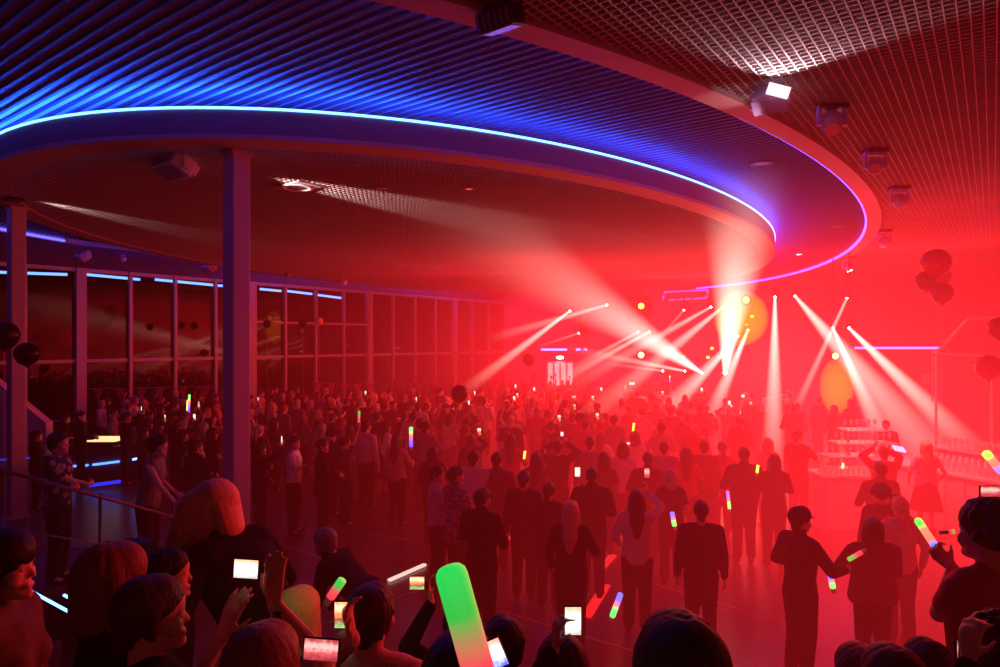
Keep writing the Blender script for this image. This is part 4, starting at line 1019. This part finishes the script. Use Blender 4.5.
ppl('jacket', 744, 447, 1.82, 'broad man in dark jacket standing legs apart in the middle right', top=C_black, bottom=C_black)
ppl('woman', 774, 454, 1.74, 'woman with dark hood of hair, right of the broad man', top=C_black, bottom=C_black)
ppl('bob', 768, 438, 1.68, 'fair-haired person rim lit by the vertical beam', hair=H_blond, top=C_pale)
ppl('turned', 798, 430, 1.80, 'slim man standing beside the bar table with a bright spot at his face', top=C_black, bottom=C_black, rz=-.9)
glow_stick(P(729.5, 509, 10), P(727.5, 491, 10), .022, MATS['glow stick blue to green'], 'faint thin stick at the side of the broad man')
p = ppl('cap', 800, 508, 1.78, 'man in flat cap and dark jacket facing right at the lower right', top=C_black, bottom=C_black, rz=-1.25)
glow_stick(P(833, 588, 6.8), P(830, 574, 6.8), .028, MATS['glow stick blue to green'], 'tiny blue-tipped stick between the man in cap and the wide woman')
wj = cloth('dark red cloth', (.14, .03, .03))
ppl(human(vx=.011, fem=True, hair='bob', top='hoodie', wide=1.35, L=(-.34, .22, 1.12), R=(.16, .30, 1.1), seed=30), 873, 518, 1.68, 'wide woman with dark bob and loose dark red top, seen from behind', top=wj, bottom=C_black)
glow_stick(P(862, 552, 6.5), P(848, 560, 6.5), .022, M_stick_g, 'short greenish stick across the left shoulder of the wide woman')
ppl('tail', 900, 496, 1.70, 'fair ponytailed woman in striped shirt right of the wide woman', hair=H_blond, top=C_stripe, bottom=C_denim)
ppl('skirt', 926, 440, 1.72, 'long-haired woman in short-sleeved top and dark skirt standing at the counter', hair=H_blond, top=C_pale, bottom=C_black, rz=-.2)
ppl('film', 884, 446, 1.72, 'dark-clad person bending arms in front of the drinks stand', top=wj, rz=-.3)
ppl('jacket', 880, 462, 1.74, 'man in dark red nearest behind the wide woman', top=wj, bottom=C_black)
ppl('curly', 880, 484, 1.70, 'person with rim-lit curly hair between the wide woman and the bar', top=wj)
ppl('bob', 898, 480+15, 1.60, 'short-haired person half hidden behind the ponytailed woman', top=C_red)
ppl('man', 886, 420, 1.66, 'bartender in dark shirt behind the drinks stand', top=C_black, rz=pi*.8)
for k, (px, py, h) in enumerate(((818, 396, 1.8), (834, 405, 1.7), (851, 399, 1.8))):
    ppl(['man', 'woman', 'jacket'][k], px, py, h, ['dark silhouette of a man left in front of the orange oval glow', 'dark silhouette of a woman centred under the orange oval glow', 'dark silhouette of a man right of the orange oval glow'][k], top=C_black)
ppl('jacket', 793, 404, 1.8, 'dark figure at the foot of the slim crossing beam', top=C_black)
for kd, px, py, h, lab, kk in (
 ('jacket', 497, 452, 1.80, 'man in brown jacket just right of the broad pale-topped person', dict(top=C_brown)),
 ('man', 524, 470, 1.74, 'man in black just left of and below the brightest mid-crowd phone', dict(top=C_black)),
 ('tail', 549, 482, 1.66, 'ponytailed woman in black left of the blond long-haired woman', dict(top=C_black, hair=H_black)),
 ('bob', 604, 452, 1.68, 'woman in brown with dark bob, behind the man in dark jacket by the bright phone', dict(top=C_brown)),
 ('jacket', 648, 452, 1.74, 'man in dark red jacket behind the light-jacketed long-haired woman', dict(top=wj)),
 ('man', 704, 440, 1.76, 'man in dark red between two long-haired women, right of centre', dict(top=wj)),
 ('woman', 433, 446, 1.70, 'long-haired woman in black behind the person in pale shirt with turned head', dict(top=C_black)),
 ('man', 590, 436, 1.80, 'man in grey further back above the jacketed man by the bright phone', dict(top=C_grey))):
    ppl(kd, px, py, h, lab, bottom=C_black, **kk)
# floral shirt man and the one leaning on the railing (both on the landing)
fm = human(vx=.0095, hair='short', top='shirt', sleeve='short', turn=-.15, L=(.13, .25, 1.13), R=(-.12, .27, 1.10), dirL=(1, .1, .1), dirR=(-1, .1, .1), ndirL=(0, -1, 0), ndirR=(0, -1, 0), curl=.6, wide=1.12, seed=31)
loc = P(58, 432, 7.6); zf = .75; sc = (loc.z-zf)/1.745
b = spawn(fm, (loc.x, 7.6, zf), -1.35, sc, 'man in floral short-sleeved shirt standing side-on behind the railing', top=C_floral, bottom=C_black); OCC.append((loc.x, 7.6))
lm = human(vx=.0095, fem=True, hair='short', top='shirt', sleeve='none', lean=.18, turn=-.1, R=(.30, .42, .98), dirR=(.2, 1, -.2), L=(-.2, .25, 1.0), seed=32)
loc = P(148, 437, 8.0); zf = .75; 
b = spawn(lm, (loc.x, 8.0, loc.z-1.72), -1.45, 1.0, 'person in sleeveless top leaning an arm on the railing post', skin=M_skin, top=C_grey, bottom=C_black); OCC.append((loc.x, 8))
lo = stepbox('landing', -4.97, loc.x+.5, 7.45, 8.7, loc.z-1.72, m=M_step); tag(lo, 'small dark platform under the person leaning on the railing', 'landing')
# ---- the dense crowd ----
ZONES = [
 (lambda px, y: px < 225 and y < 99, 'spectator in the dark crowd below the left windows, left of the tall column', 'crowd left of the tall column'),
 (lambda px, y: px < 400 and y < 18, 'spectator in the nearer rows of the crowd between the tall column and the centre', 'nearer crowd right of the tall column'),
 (lambda px, y: px < 400, 'spectator packed in the far rows below the middle windows', 'far crowd below the middle windows'),
 (lambda px, y: px < 560 and y < 18, 'spectator in the nearer rows of the crowd around the picture centre', 'nearer crowd around the centre'),
 (lambda px, y: px < 560, 'tiny spectator in the far rows left of the striped panel', 'far crowd left of the striped panel'),
 (lambda px, y: y < 18, 'red-hazed spectator in the nearer rows right of the centre', 'nearer crowd right of the centre'),
 (lambda px, y: True, 'tiny red-hazed spectator in the far rows beneath the stage lights', 'far crowd beneath the stage lights')]
kinds = ['man', 'jacket', 'woman', 'bob', 'man', 'woman', 'jacket', 'tail', 'curly', 'turned', 'bald', 'film1', 'film', 'stick', 'dance', 'skirt', 'man', 'jacket', 'tail', 'cap']
cnt = 0; rows = []
rnd = random.Random(5)
y = 12.6; 
cand = []
while y < 27.5:
    x = -13.5
    while x < 12:
        xx = x+rnd.uniform(-.25, .25); yy = y+rnd.uniform(-.28, .28); px = 500+xx*F/yy
        if 100 < px < 800: cand.append((xx, yy, px))
        x += .86
    y += .84
rnd.shuffle(cand)
pick = []
for xx, yy, px in cand:
    if Vector((xx, yy, 0)).dot(Q) < QL+.7: continue
    front = 12.4 if px < 270 else (13.2 if px < 600 else 12.2)
    if yy < front: continue
    if px > 755 and yy < 18: continue
    if px < 142 and yy < 18.2: continue
    dens = 1.0 if yy < 20 else .85
    if px > 640: dens *= .75
    if rnd.random() > dens: continue
    if not free(xx, yy, .60): continue
    OCC.append((xx, yy)); pick.append((yy, xx, px))
pick.sort(); pick = pick[:228]
PH = 0
for yy, xx, px in pick:
    k = rnd.choice(kinds); h = rnd.uniform(1.66, 1.86) if k in ('man', 'jacket', 'film', 'bald', 'cap', 'turned') else rnd.uniform(1.56, 1.74)
    for z, lab, grp in ZONES:
        if z(px, yy): break
    loc = Vector((xx, yy, 0)); r = face_rz(loc, STAGE)+rnd.uniform(-.5, .5)
    b = spawn(AR[k], loc, r, h/1.745, lab, grp, skin=rnd.choice([M_skin, M_skin2]), hair=rnd.choice(HAIRS), top=rnd.choice(TOPS), bottom=rnd.choice(BOTS), far=yy > 17)
    b_arch[b.name] = AR[k]
    if k == 'stick' and rnd.random() < .6: give_stick(b, 'R', rnd.choice([M_stick, M_stick_y, M_stick_g]), 'small glow stick held up in the packed crowd', .26, .016, group='glow sticks in the packed crowd')
    if k in ('film', 'film1'): give_phone(b, rnd.choice([SCR_W, SCR_R, SCR_Y, SCR_W]), 'small lit phone held up in the packed crowd', 'R', group='phones in the packed crowd', w=.08, h=.15)
# beyond the counted ones: one far mass of people
mass = MB(); MAXY = pick[-1][0]
low = human(vx=.05, hair='short', top='shirt'); lowf = human(vx=.05, fem=True, hair='long', R=(.26, .16, 1.9), top='shirt')
for i in range(420):
    yy = rnd.uniform(MAXY+.5, 30); px = rnd.uniform(385, 800); xx = (px-500)*yy/F
    if Vector((xx, yy, 0)).dot(Q) < QL+.6 or not free(xx, yy, .55): continue
    OCC.append((xx, yy)); A = rnd.choice([low, lowf]); M4 = Matrix.Translation((xx, yy, 0)) @ Matrix.Rotation(rnd.uniform(-.5, .3), 4, 'Z') @ Matrix.Scale(rnd.uniform(.93, 1.05), 4)
    for key in ('body', 'top', 'bottom', 'hair'):
        me = A[key]; mass.add([M4 @ v.co for v in me.vertices], [tuple(q.vertices) for q in me.polygons])
o = mass.build('distant_crowd', C_brown, smooth=True); tag(o, 'hazy mass of the most distant spectators in front of the stage', 'crowd', kind='stuff')
for i, (px, py, y, w, h, s, lab) in enumerate(((562, 434, 13, .06, .09, SCR_W, 'small white phone screen upper left of the brightest one'), (565, 459, 12, .06, .06, SCR_R, 'small pinkish phone screen just above the brightest one'), (743, 396, 20, .1, .1, SCR_W, 'white phone screen at the foot of the beams, left of the vertical beam'), (738, 412.5, 19, .16, .09, SCR_W, 'wide white phone screen under the other one near the vertical beam'), (731, 407, 19, .08, .14, SCR_Y, 'upright orange phone screen left of the wide white one'), (627, 444, 13.2, .12, .07, SCR_W, 'phone lying level above the bob-haired woman'), (632, 383.5, 23, .2, .09, SCR_W, 'level white screen over the far crowd below the white lamp'))):
    phone(P(px, py, y), w, h, s, lab, plain=True)
for px, py, y, lab in ((633, 427, 13, 'yellow stick upright above the crowd right of centre'), (524, 455, 12, 'short green-yellow stick in the hand of the woman near the centre'), (757, 469, 10.4, 'yellowish stick tip beside the shoulder of the broad man')):
    glow_stick(P(px, py+4, y), P(px+1, py-4, y), .02, M_stick_y, lab)
# ------------------------------------------------------------------ nearest spectators (heads and raised arms along the bottom)
def near(A, px, py, y, zf, rz, label, **k):
    """A is a mesh set, or a dict of body options whose L / R may be world points the wrists reach for"""
    loc = P(px, py, y)
    if 'body' not in A:
        A = dict(A); th = A.pop('top_h', 1.745); sc = (loc.z-zf)/th
        inv = (Matrix.Translation((loc.x, y, zf)) @ Matrix.Rotation(rz, 4, 'Z') @ Matrix.Scale(sc, 4)).inverted()
        for s_ in 'LR':
            if A.get('w'+s_) is not None: A[s_] = inv @ A.pop('w'+s_)
            if A.get('dir'+s_) is not None: A['dir'+s_] = Matrix.Rotation(-rz, 3, 'Z') @ Vector(A['dir'+s_])
        A = human(**A); A['top_h'] = th
    b = spawn(A, (loc.x, y, zf), rz, (loc.z-zf)/A.get('top_h', 1.745), label, **k); b_arch[b.name] = A; return b
NV = .0085
near(dict(vx=.0075, fem=True, hair='bob', sleeve='long', seed=40), 0, 531, 2.55, .95, -1.45, 'woman in profile at the lower left corner with short dark hair and dull blouse', top=cloth('dull blouse cloth', (.12, .08, .07)), hair=H_black)
near(dict(vx=NV, fem=True, hair='bob', top='jacket', seed=41), 112, 546, 2.2, 1.22, -.95, 'person with chin-length auburn hair and dark collared top, second head from the lower left', top=C_black, hair=H_red)
near(dict(vx=.0075, hair='short', top='shirt', seed=42), 150, 577, 2.0, 1.22, -1.05, 'short-haired man in quarter profile, ear lit red, in front of the auburn head', top=C_black, hair=H_brown)
near(dict(vx=NV, hair='short', top='jacket', seed=43), 135, 539, 3.5, .70, -1.3, 'dark-haired man in profile behind the auburn head', top=C_black)
near(dict(vx=NV, hair='short', top='jacket', seed=44), 166, 549, 3.35, .70, -1.2, 'dark-haired man whose cheek is lit red, left of the blond woman bending forward', top=C_black)
near(dict(vx=NV, fem=True, hair='hang', top='jacket', lean=.62, turn=.3, wide=1.2, L=(-.3, .4, .95), R=(.30, .45, .98), seed=45, top_h=1.60), 272, 497, 3.7, .70, 1.15, 'woman with long ash-blond hair hanging down and black jacket, bending forward before the tall column', top=C_black, hair=hairm('ash blond hair', (.62, .46, .28)))
b = near(dict(vx=.0075, fem=True, hair='long', sleeve='none', wL=P(220, 640, 2.15), wR=P(277, 606, 2.15), dirL=(.35, .1, 1), dirR=(-.02, .0, 1), ndirR=(0, 1, 0), ndirL=(.3, 1, 0), poleR=(1, -.3, -.6), poleL=(-1, 0, -1), curl=.35, seed=46), 264, 626, 1.85, 1.0, -.25, 'auburn-haired woman at the bottom raising a phone and a braceleted arm', top=C_black, hair=H_red)
ph = b_arch[b.name]; W, d, n, E_ = ph['hands']['R']; W0 = W-d*.11
t = MB(); ax = (E_-W0).normalized(); t.cap(W0+ax*.025, W0+ax*.032, .030, .030, n=20); br = t.build('bracelet', M_black, b, smooth=True)
phone(P(246, 569, 2.2), .079*1.1, .058*1.15, SCR_W, 'bright landscape phone held up at the lower left before the black jacket', rz=.0, roll=.06)
near(dict(vx=NV, fem=True, hair='bob', top='jacket', seed=47), 298, 590, 3.0, .70, -.3, 'blond bob-haired head at the bottom, lit yellow, left of the upright phone', top=C_black, hair=H_blond)
near(dict(vx=.0078, hair='short', top='shirt', wL=P(350, 638, 2.2), dirL=(-.25, .1, 1), curl=.9, seed=48), 371, 585, 2.5, .95, -.3, 'short-haired man in pale collared shirt filming with an upright phone, bottom centre left', top=C_pale, hair=H_brown)
phone(P(341, 615, 2.2), .046, .094, SCR_Y, 'upright phone with orange picture beside the short-haired man', rz=0)
phone(P(321, 650, 1.75), .098, .062, SCR_R, 'landscape phone with red picture at the bottom, below the upright phone', rz=0, roll=.08)
bb = near(dict(vx=.0095, hair='short', top='jacket', lean=.85, turn=0, tilt=-.3, L=(-.2, .50, .66), R=(.2, .52, .64), seed=49, top_h=1.50), 368, 538, 5.9, 0.30, 1.3, 'grey-haired person in dark jacket bending down over the open floor', top=C_black, hair=H_grey)
lo = stepbox('platform', bb.location.x-.5, bb.location.x+.5, 5.45, 6.5, .30, m=M_step); tag(lo, 'low dark platform under the bending grey-haired person', 'platform')
glow_stick(P(330, 598, 4.4), P(343, 579, 4.4), .030, M_stick_g, 'short glow stick, green over pink, held low beside the bending person')
# giant foam stick in the foreground
glow_stick(P(492, 720, 1.12), P(449, 566, 1.12), .0275, M_stick_g, 'huge foam glow stick in the foreground, bright green top fading to pink')
# hand with phone reaching in behind it
M_lit = mat('warm-lit skin', (.70, .48, .26), .5, scale=18, var=.08)  # yellow light on the hand is put into its skin colour
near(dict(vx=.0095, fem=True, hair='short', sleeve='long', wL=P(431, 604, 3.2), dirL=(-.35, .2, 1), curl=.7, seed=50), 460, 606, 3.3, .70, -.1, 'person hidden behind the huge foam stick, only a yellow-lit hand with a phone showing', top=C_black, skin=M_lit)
phone(P(417, 583, 3.15), .075, .065, SCR_Y, 'small phone in a yellow-lit hand just left of the huge foam stick')
near(dict(vx=NV, fem=True, hair='bob', seed=60), 462, 636, 1.75, 1.0, 0, 'dark rounded head at the bottom directly behind the huge foam stick', top=C_black)
near(dict(vx=NV, hair='short', seed=51), 503, 618, 2.6, .95, .3, 'dark head low at the bottom just right of the huge foam stick', top=C_black)
phone(P(495, 654, 1.5), .045, .07, SCR_B, 'phone with blue and white picture at the bottom right of the huge foam stick', roll=-.4)
near(dict(vx=NV, fem=True, hair='bob', sleeve='long', wL=P(553, 652, 2.4), dirL=(.1, .1, 1), curl=.9, seed=52), 562, 638, 2.6, .70, .0, 'dark-haired person at the bottom centre holding up a glaring white phone', top=C_black)
phone(P(573, 621, 2.4), .064, .110, SCR_W, 'glaring white upright phone at the bottom centre', rz=0)
near(dict(vx=NV, fem=True, hair='bob', top='jacket', seed=53), 680, 620, 1.45, 1.22, 0, 'large black head of dark hair at the bottom, right of the glaring phone', top=C_black)
near(dict(vx=NV, hair='short', seed=54), 862, 646, 2.2, .95, .2, 'reddish-lit short-haired head low at the bottom right', top=C_black, hair=H_red)
near(dict(vx=NV, fem=True, hair='bob', seed=55), 893, 650, 1.9, 1.22, .1, 'brown-haired head in the bottom right, between the reddish and the dark one', top=C_black, hair=H_brown)
near(dict(vx=NV, hair='short', seed=56), 927, 640, 2.5, .95, .1, 'dark head low at the bottom right, left of the curly one', top=C_black)
near(dict(vx=NV, hair='curly', fem=True, seed=57, wL=P(968, 664, 1.8), dirL=(.1, .1, 1), curl=.9), 998, 618, 1.95, 1.22, .1, 'curly black-haired head in the bottom right corner holding a phone', top=C_black)
phone(P(957, 650, 1.9), .012, .055, SCR_R, 'edge of a dark phone in front of the curly-haired head', rz=1.2)
g0 = P(943, 558, 3.3)
near(dict(vx=.0078, hair='curly', top='shirt', sleeve='short', wL=P(952, 570, 3.25), dirL=(-.5, .5, .6), poleL=(-.6, 0, -1), curl=1.3, seed=58), 988, 503, 2.95, .95, .35, 'dark curly-haired man at the right edge stretching a long glow stick to the left', top=C_red)
glow_stick(g0, P(917, 519, 3.5), .019, ramp_emit('glow stick blue red green', [(0, (.05, .2, 1)), (.3, (.05, .25, 1)), (.42, (1, .2, .1)), (.7, (1, .25, .15)), (.8, (.1, 1, .1)), (1, (.2, 1, .1))], es=1.5), 'long glow stick with green tip and blue base, held out at the right edge')
glow_stick(P(948, 532, 4.2), P(954, 531.5, 4.2), .014, M_stick_g, 'tiny green stick beside the long one at the right')
phone(P(990, 491.5, 2.6), .08, .045, SCR_R, 'black-framed landscape phone at the right edge above the curly-haired man')
glow_stick(P(1002, 472, 8), P(985, 452, 8), .05, MATS['glow stick blue red green'], 'thick blue glow stick at the right edge in front of the glasses', grip=False)
# ------------------------------------------------------------------ lights
def lamp(kind, loc, e, col, tgt=None, size=.5, spot=60, blend=.6, name='light'):
    l = bpy.data.lights.new(name, kind); l.energy = e; l.color = col
    if kind == 'AREA': l.size = size
    elif kind == 'SPOT': l.spot_size = radians(spot); l.spot_blend = blend; l.shadow_soft_size = size
    else: l.shadow_soft_size = size
    o = bpy.data.objects.new(name, l); COL.objects.link(o); o.location = loc; o.visible_glossy = False
    if tgt is not None: o.rotation_euler = (Vector(tgt)-Vector(loc)).to_track_quat('-Z', 'Y').to_euler()
    return o
RED = (1, .016, .024)
lamp('AREA', (8, 28, 5.6), 2600, RED, (2, 10, 0), 5, name='stage red wash')
lamp('AREA', (15, 24, 5.2), 1300, RED, (6, 10, 0), 4, name='right red wash')
lamp('AREA', (-1, 27, 5.4), 350, RED, (-6, 14, 1), 4, name='left red wash')  # added unseen fill for the left crowd
lamp('POINT', (9.5, 15, 4.4), 220, RED, size=.6, name='bar red lamp')
lamp('POINT', (1.2, 21, 4.5), 330, RED, size=.6, name='middle red lamp')  # added unseen light that gives the crowd red rims
lamp('POINT', (-4, 20, 4.2), 45, RED, size=.5, name='window red lamp')  # added unseen weak fill near the windows
lamp('SPOT', (4.2, 5.6, 4.9), 800, RED, (-1.3, 2.2, 2.5), .15, 62, name='foreground rim lamp')  # added unseen spot that rims the nearest heads in red
lamp('POINT', (7.5, 12, 2.5), 60, (1, .3, .25), size=.3, name='bar glow')
c = P(177, 170, 9.7); lamp('SPOT', (c.x+.3, c.y+.35, c.z-.15), 800, (1, .68, .6), on_plane(470, 214, H_IN_B+.1), .04, 24, .5, name='grille streak')
lamp('SPOT', P(18, 203, 12.3), 240, (1, .75, .7), on_plane(225, 237, H_IN_B+.1), .04, 22, .5, name='grille streak')
c = fix_h(773, 96, 3.0); lamp('SPOT', (c.x, c.y-.05, c.z-.02), 330, (1, .75, .78), (c.x-.35, c.y-2.2, H_MESH+.5), .03, 105, .4, name='flap light')
lamp('SPOT', (c.x, c.y+.3, c.z-.5), 12, (1, .7, .7), on_plane(733, 98, H_RING), .03, 60, .6, name='ring light')
c = P(298, 585, 2.2); lamp('SPOT', (c.x-.1, 2.2, c.z+.5), 9.0, (1, .8, .3), P(298, 600, 2.8), .05, 60, name='phone glow')
for x_, e_ in ((-2.5, 900), (4.5, 1300), (10, 1100)): lamp('SPOT', (x_, 27.5, 5.4), e_*1.6, (1, .30, .24), (x_*.35-1, 9, 0), .12, 75, .7, name='stage back light')  # added unseen spots for rim highlights on the crowd's hair
# haze lit red by the stage, put in as emission, strongest before the stage
W = bpy.data.worlds.new('world'); S.world = W; W.use_nodes = True; N = W.node_tree.nodes; L = W.node_tree.links
for n_ in list(N): N.remove(n_)
o = N.new('ShaderNodeOutputWorld'); bg = N.new('ShaderNodeBackground'); bg.inputs[0].default_value = (.001, .0005, .002, 1); L.new(bg.outputs[0], o.inputs[0])
geo = N.new('ShaderNodeNewGeometry')
def MA(op, a, b=None, c=None, clamp=False):
    n = N.new('ShaderNodeMath'); n.operation = op; n.use_clamp = clamp
    for i, q in enumerate((a, b, c)):
        if q is None: continue
        if isinstance(q, (int, float)): n.inputs[i].default_value = q
        else: L.new(q, n.inputs[i])
    return n.outputs[0]
def blob(c, r, a):
    """gaussian of height a centred at c with radii r"""
    s = N.new('ShaderNodeVectorMath'); s.operation = 'SUBTRACT'; L.new(geo.outputs['Position'], s.inputs[0]); s.inputs[1].default_value = c
    d = N.new('ShaderNodeVectorMath'); d.operation = 'DIVIDE'; L.new(s.outputs[0], d.inputs[0]); d.inputs[1].default_value = r
    q = N.new('ShaderNodeVectorMath'); q.operation = 'DOT_PRODUCT'; L.new(d.outputs[0], q.inputs[0]); L.new(d.outputs[0], q.inputs[1])
    e = MA('EXPONENT', MA('MULTIPLY', q.outputs['Value'], -1.0)); return MA('MULTIPLY', e, a)
tot = None
for c, r, a in (((8, 23, 3), (7.6, 10, 4.2), .14), ((5.8, 10.5, 1.4), (4.7, 5.3, 2.5), .145), ((2.5, 26, 4), (7, 8, 3.5), .015), ((0, 20, 2), (12, 9, 4), .0008)):
    v = blob(c, r, a); tot = v if tot is None else MA('ADD', tot, v)
nz = N.new('ShaderNodeTexNoise'); nz.inputs['Scale'].default_value = .22; nz.inputs['Detail'].default_value = 2; L.new(geo.outputs['Position'], nz.inputs['Vector'])
tot = MA('MULTIPLY', tot, MA('MULTIPLY_ADD', nz.outputs[0], 1.1, .45))
em = N.new('ShaderNodeEmission'); em.inputs[0].default_value = (1, .019, .028, 1); L.new(tot, em.inputs[1])
ab = N.new('ShaderNodeVolumeAbsorption'); ab.inputs[0].default_value = (.6, .5, .5, 1); ab.inputs[1].default_value = .02
ad = N.new('ShaderNodeAddShader'); L.new(em.outputs[0], ad.inputs[0]); L.new(ab.outputs[0], ad.inputs[1]); L.new(ad.outputs[0], o.inputs['Volume'])
S.cycles.volume_max_steps = 16; S.cycles.volume_step_rate = 3
try: W.cycles.volume_step_size = 1.5
except Exception: pass
S.cycles.max_bounces = 4; S.cycles.diffuse_bounces = 2; S.cycles.glossy_bounces = 2; S.cycles.transparent_max_bounces = 12; S.cycles.volume_bounces = 0
S.cycles.sample_clamp_indirect = 4; S.cycles.use_denoising = True
S.view_settings.view_transform = 'Standard'; S.view_settings.look = 'None'; S.view_settings.exposure = 0
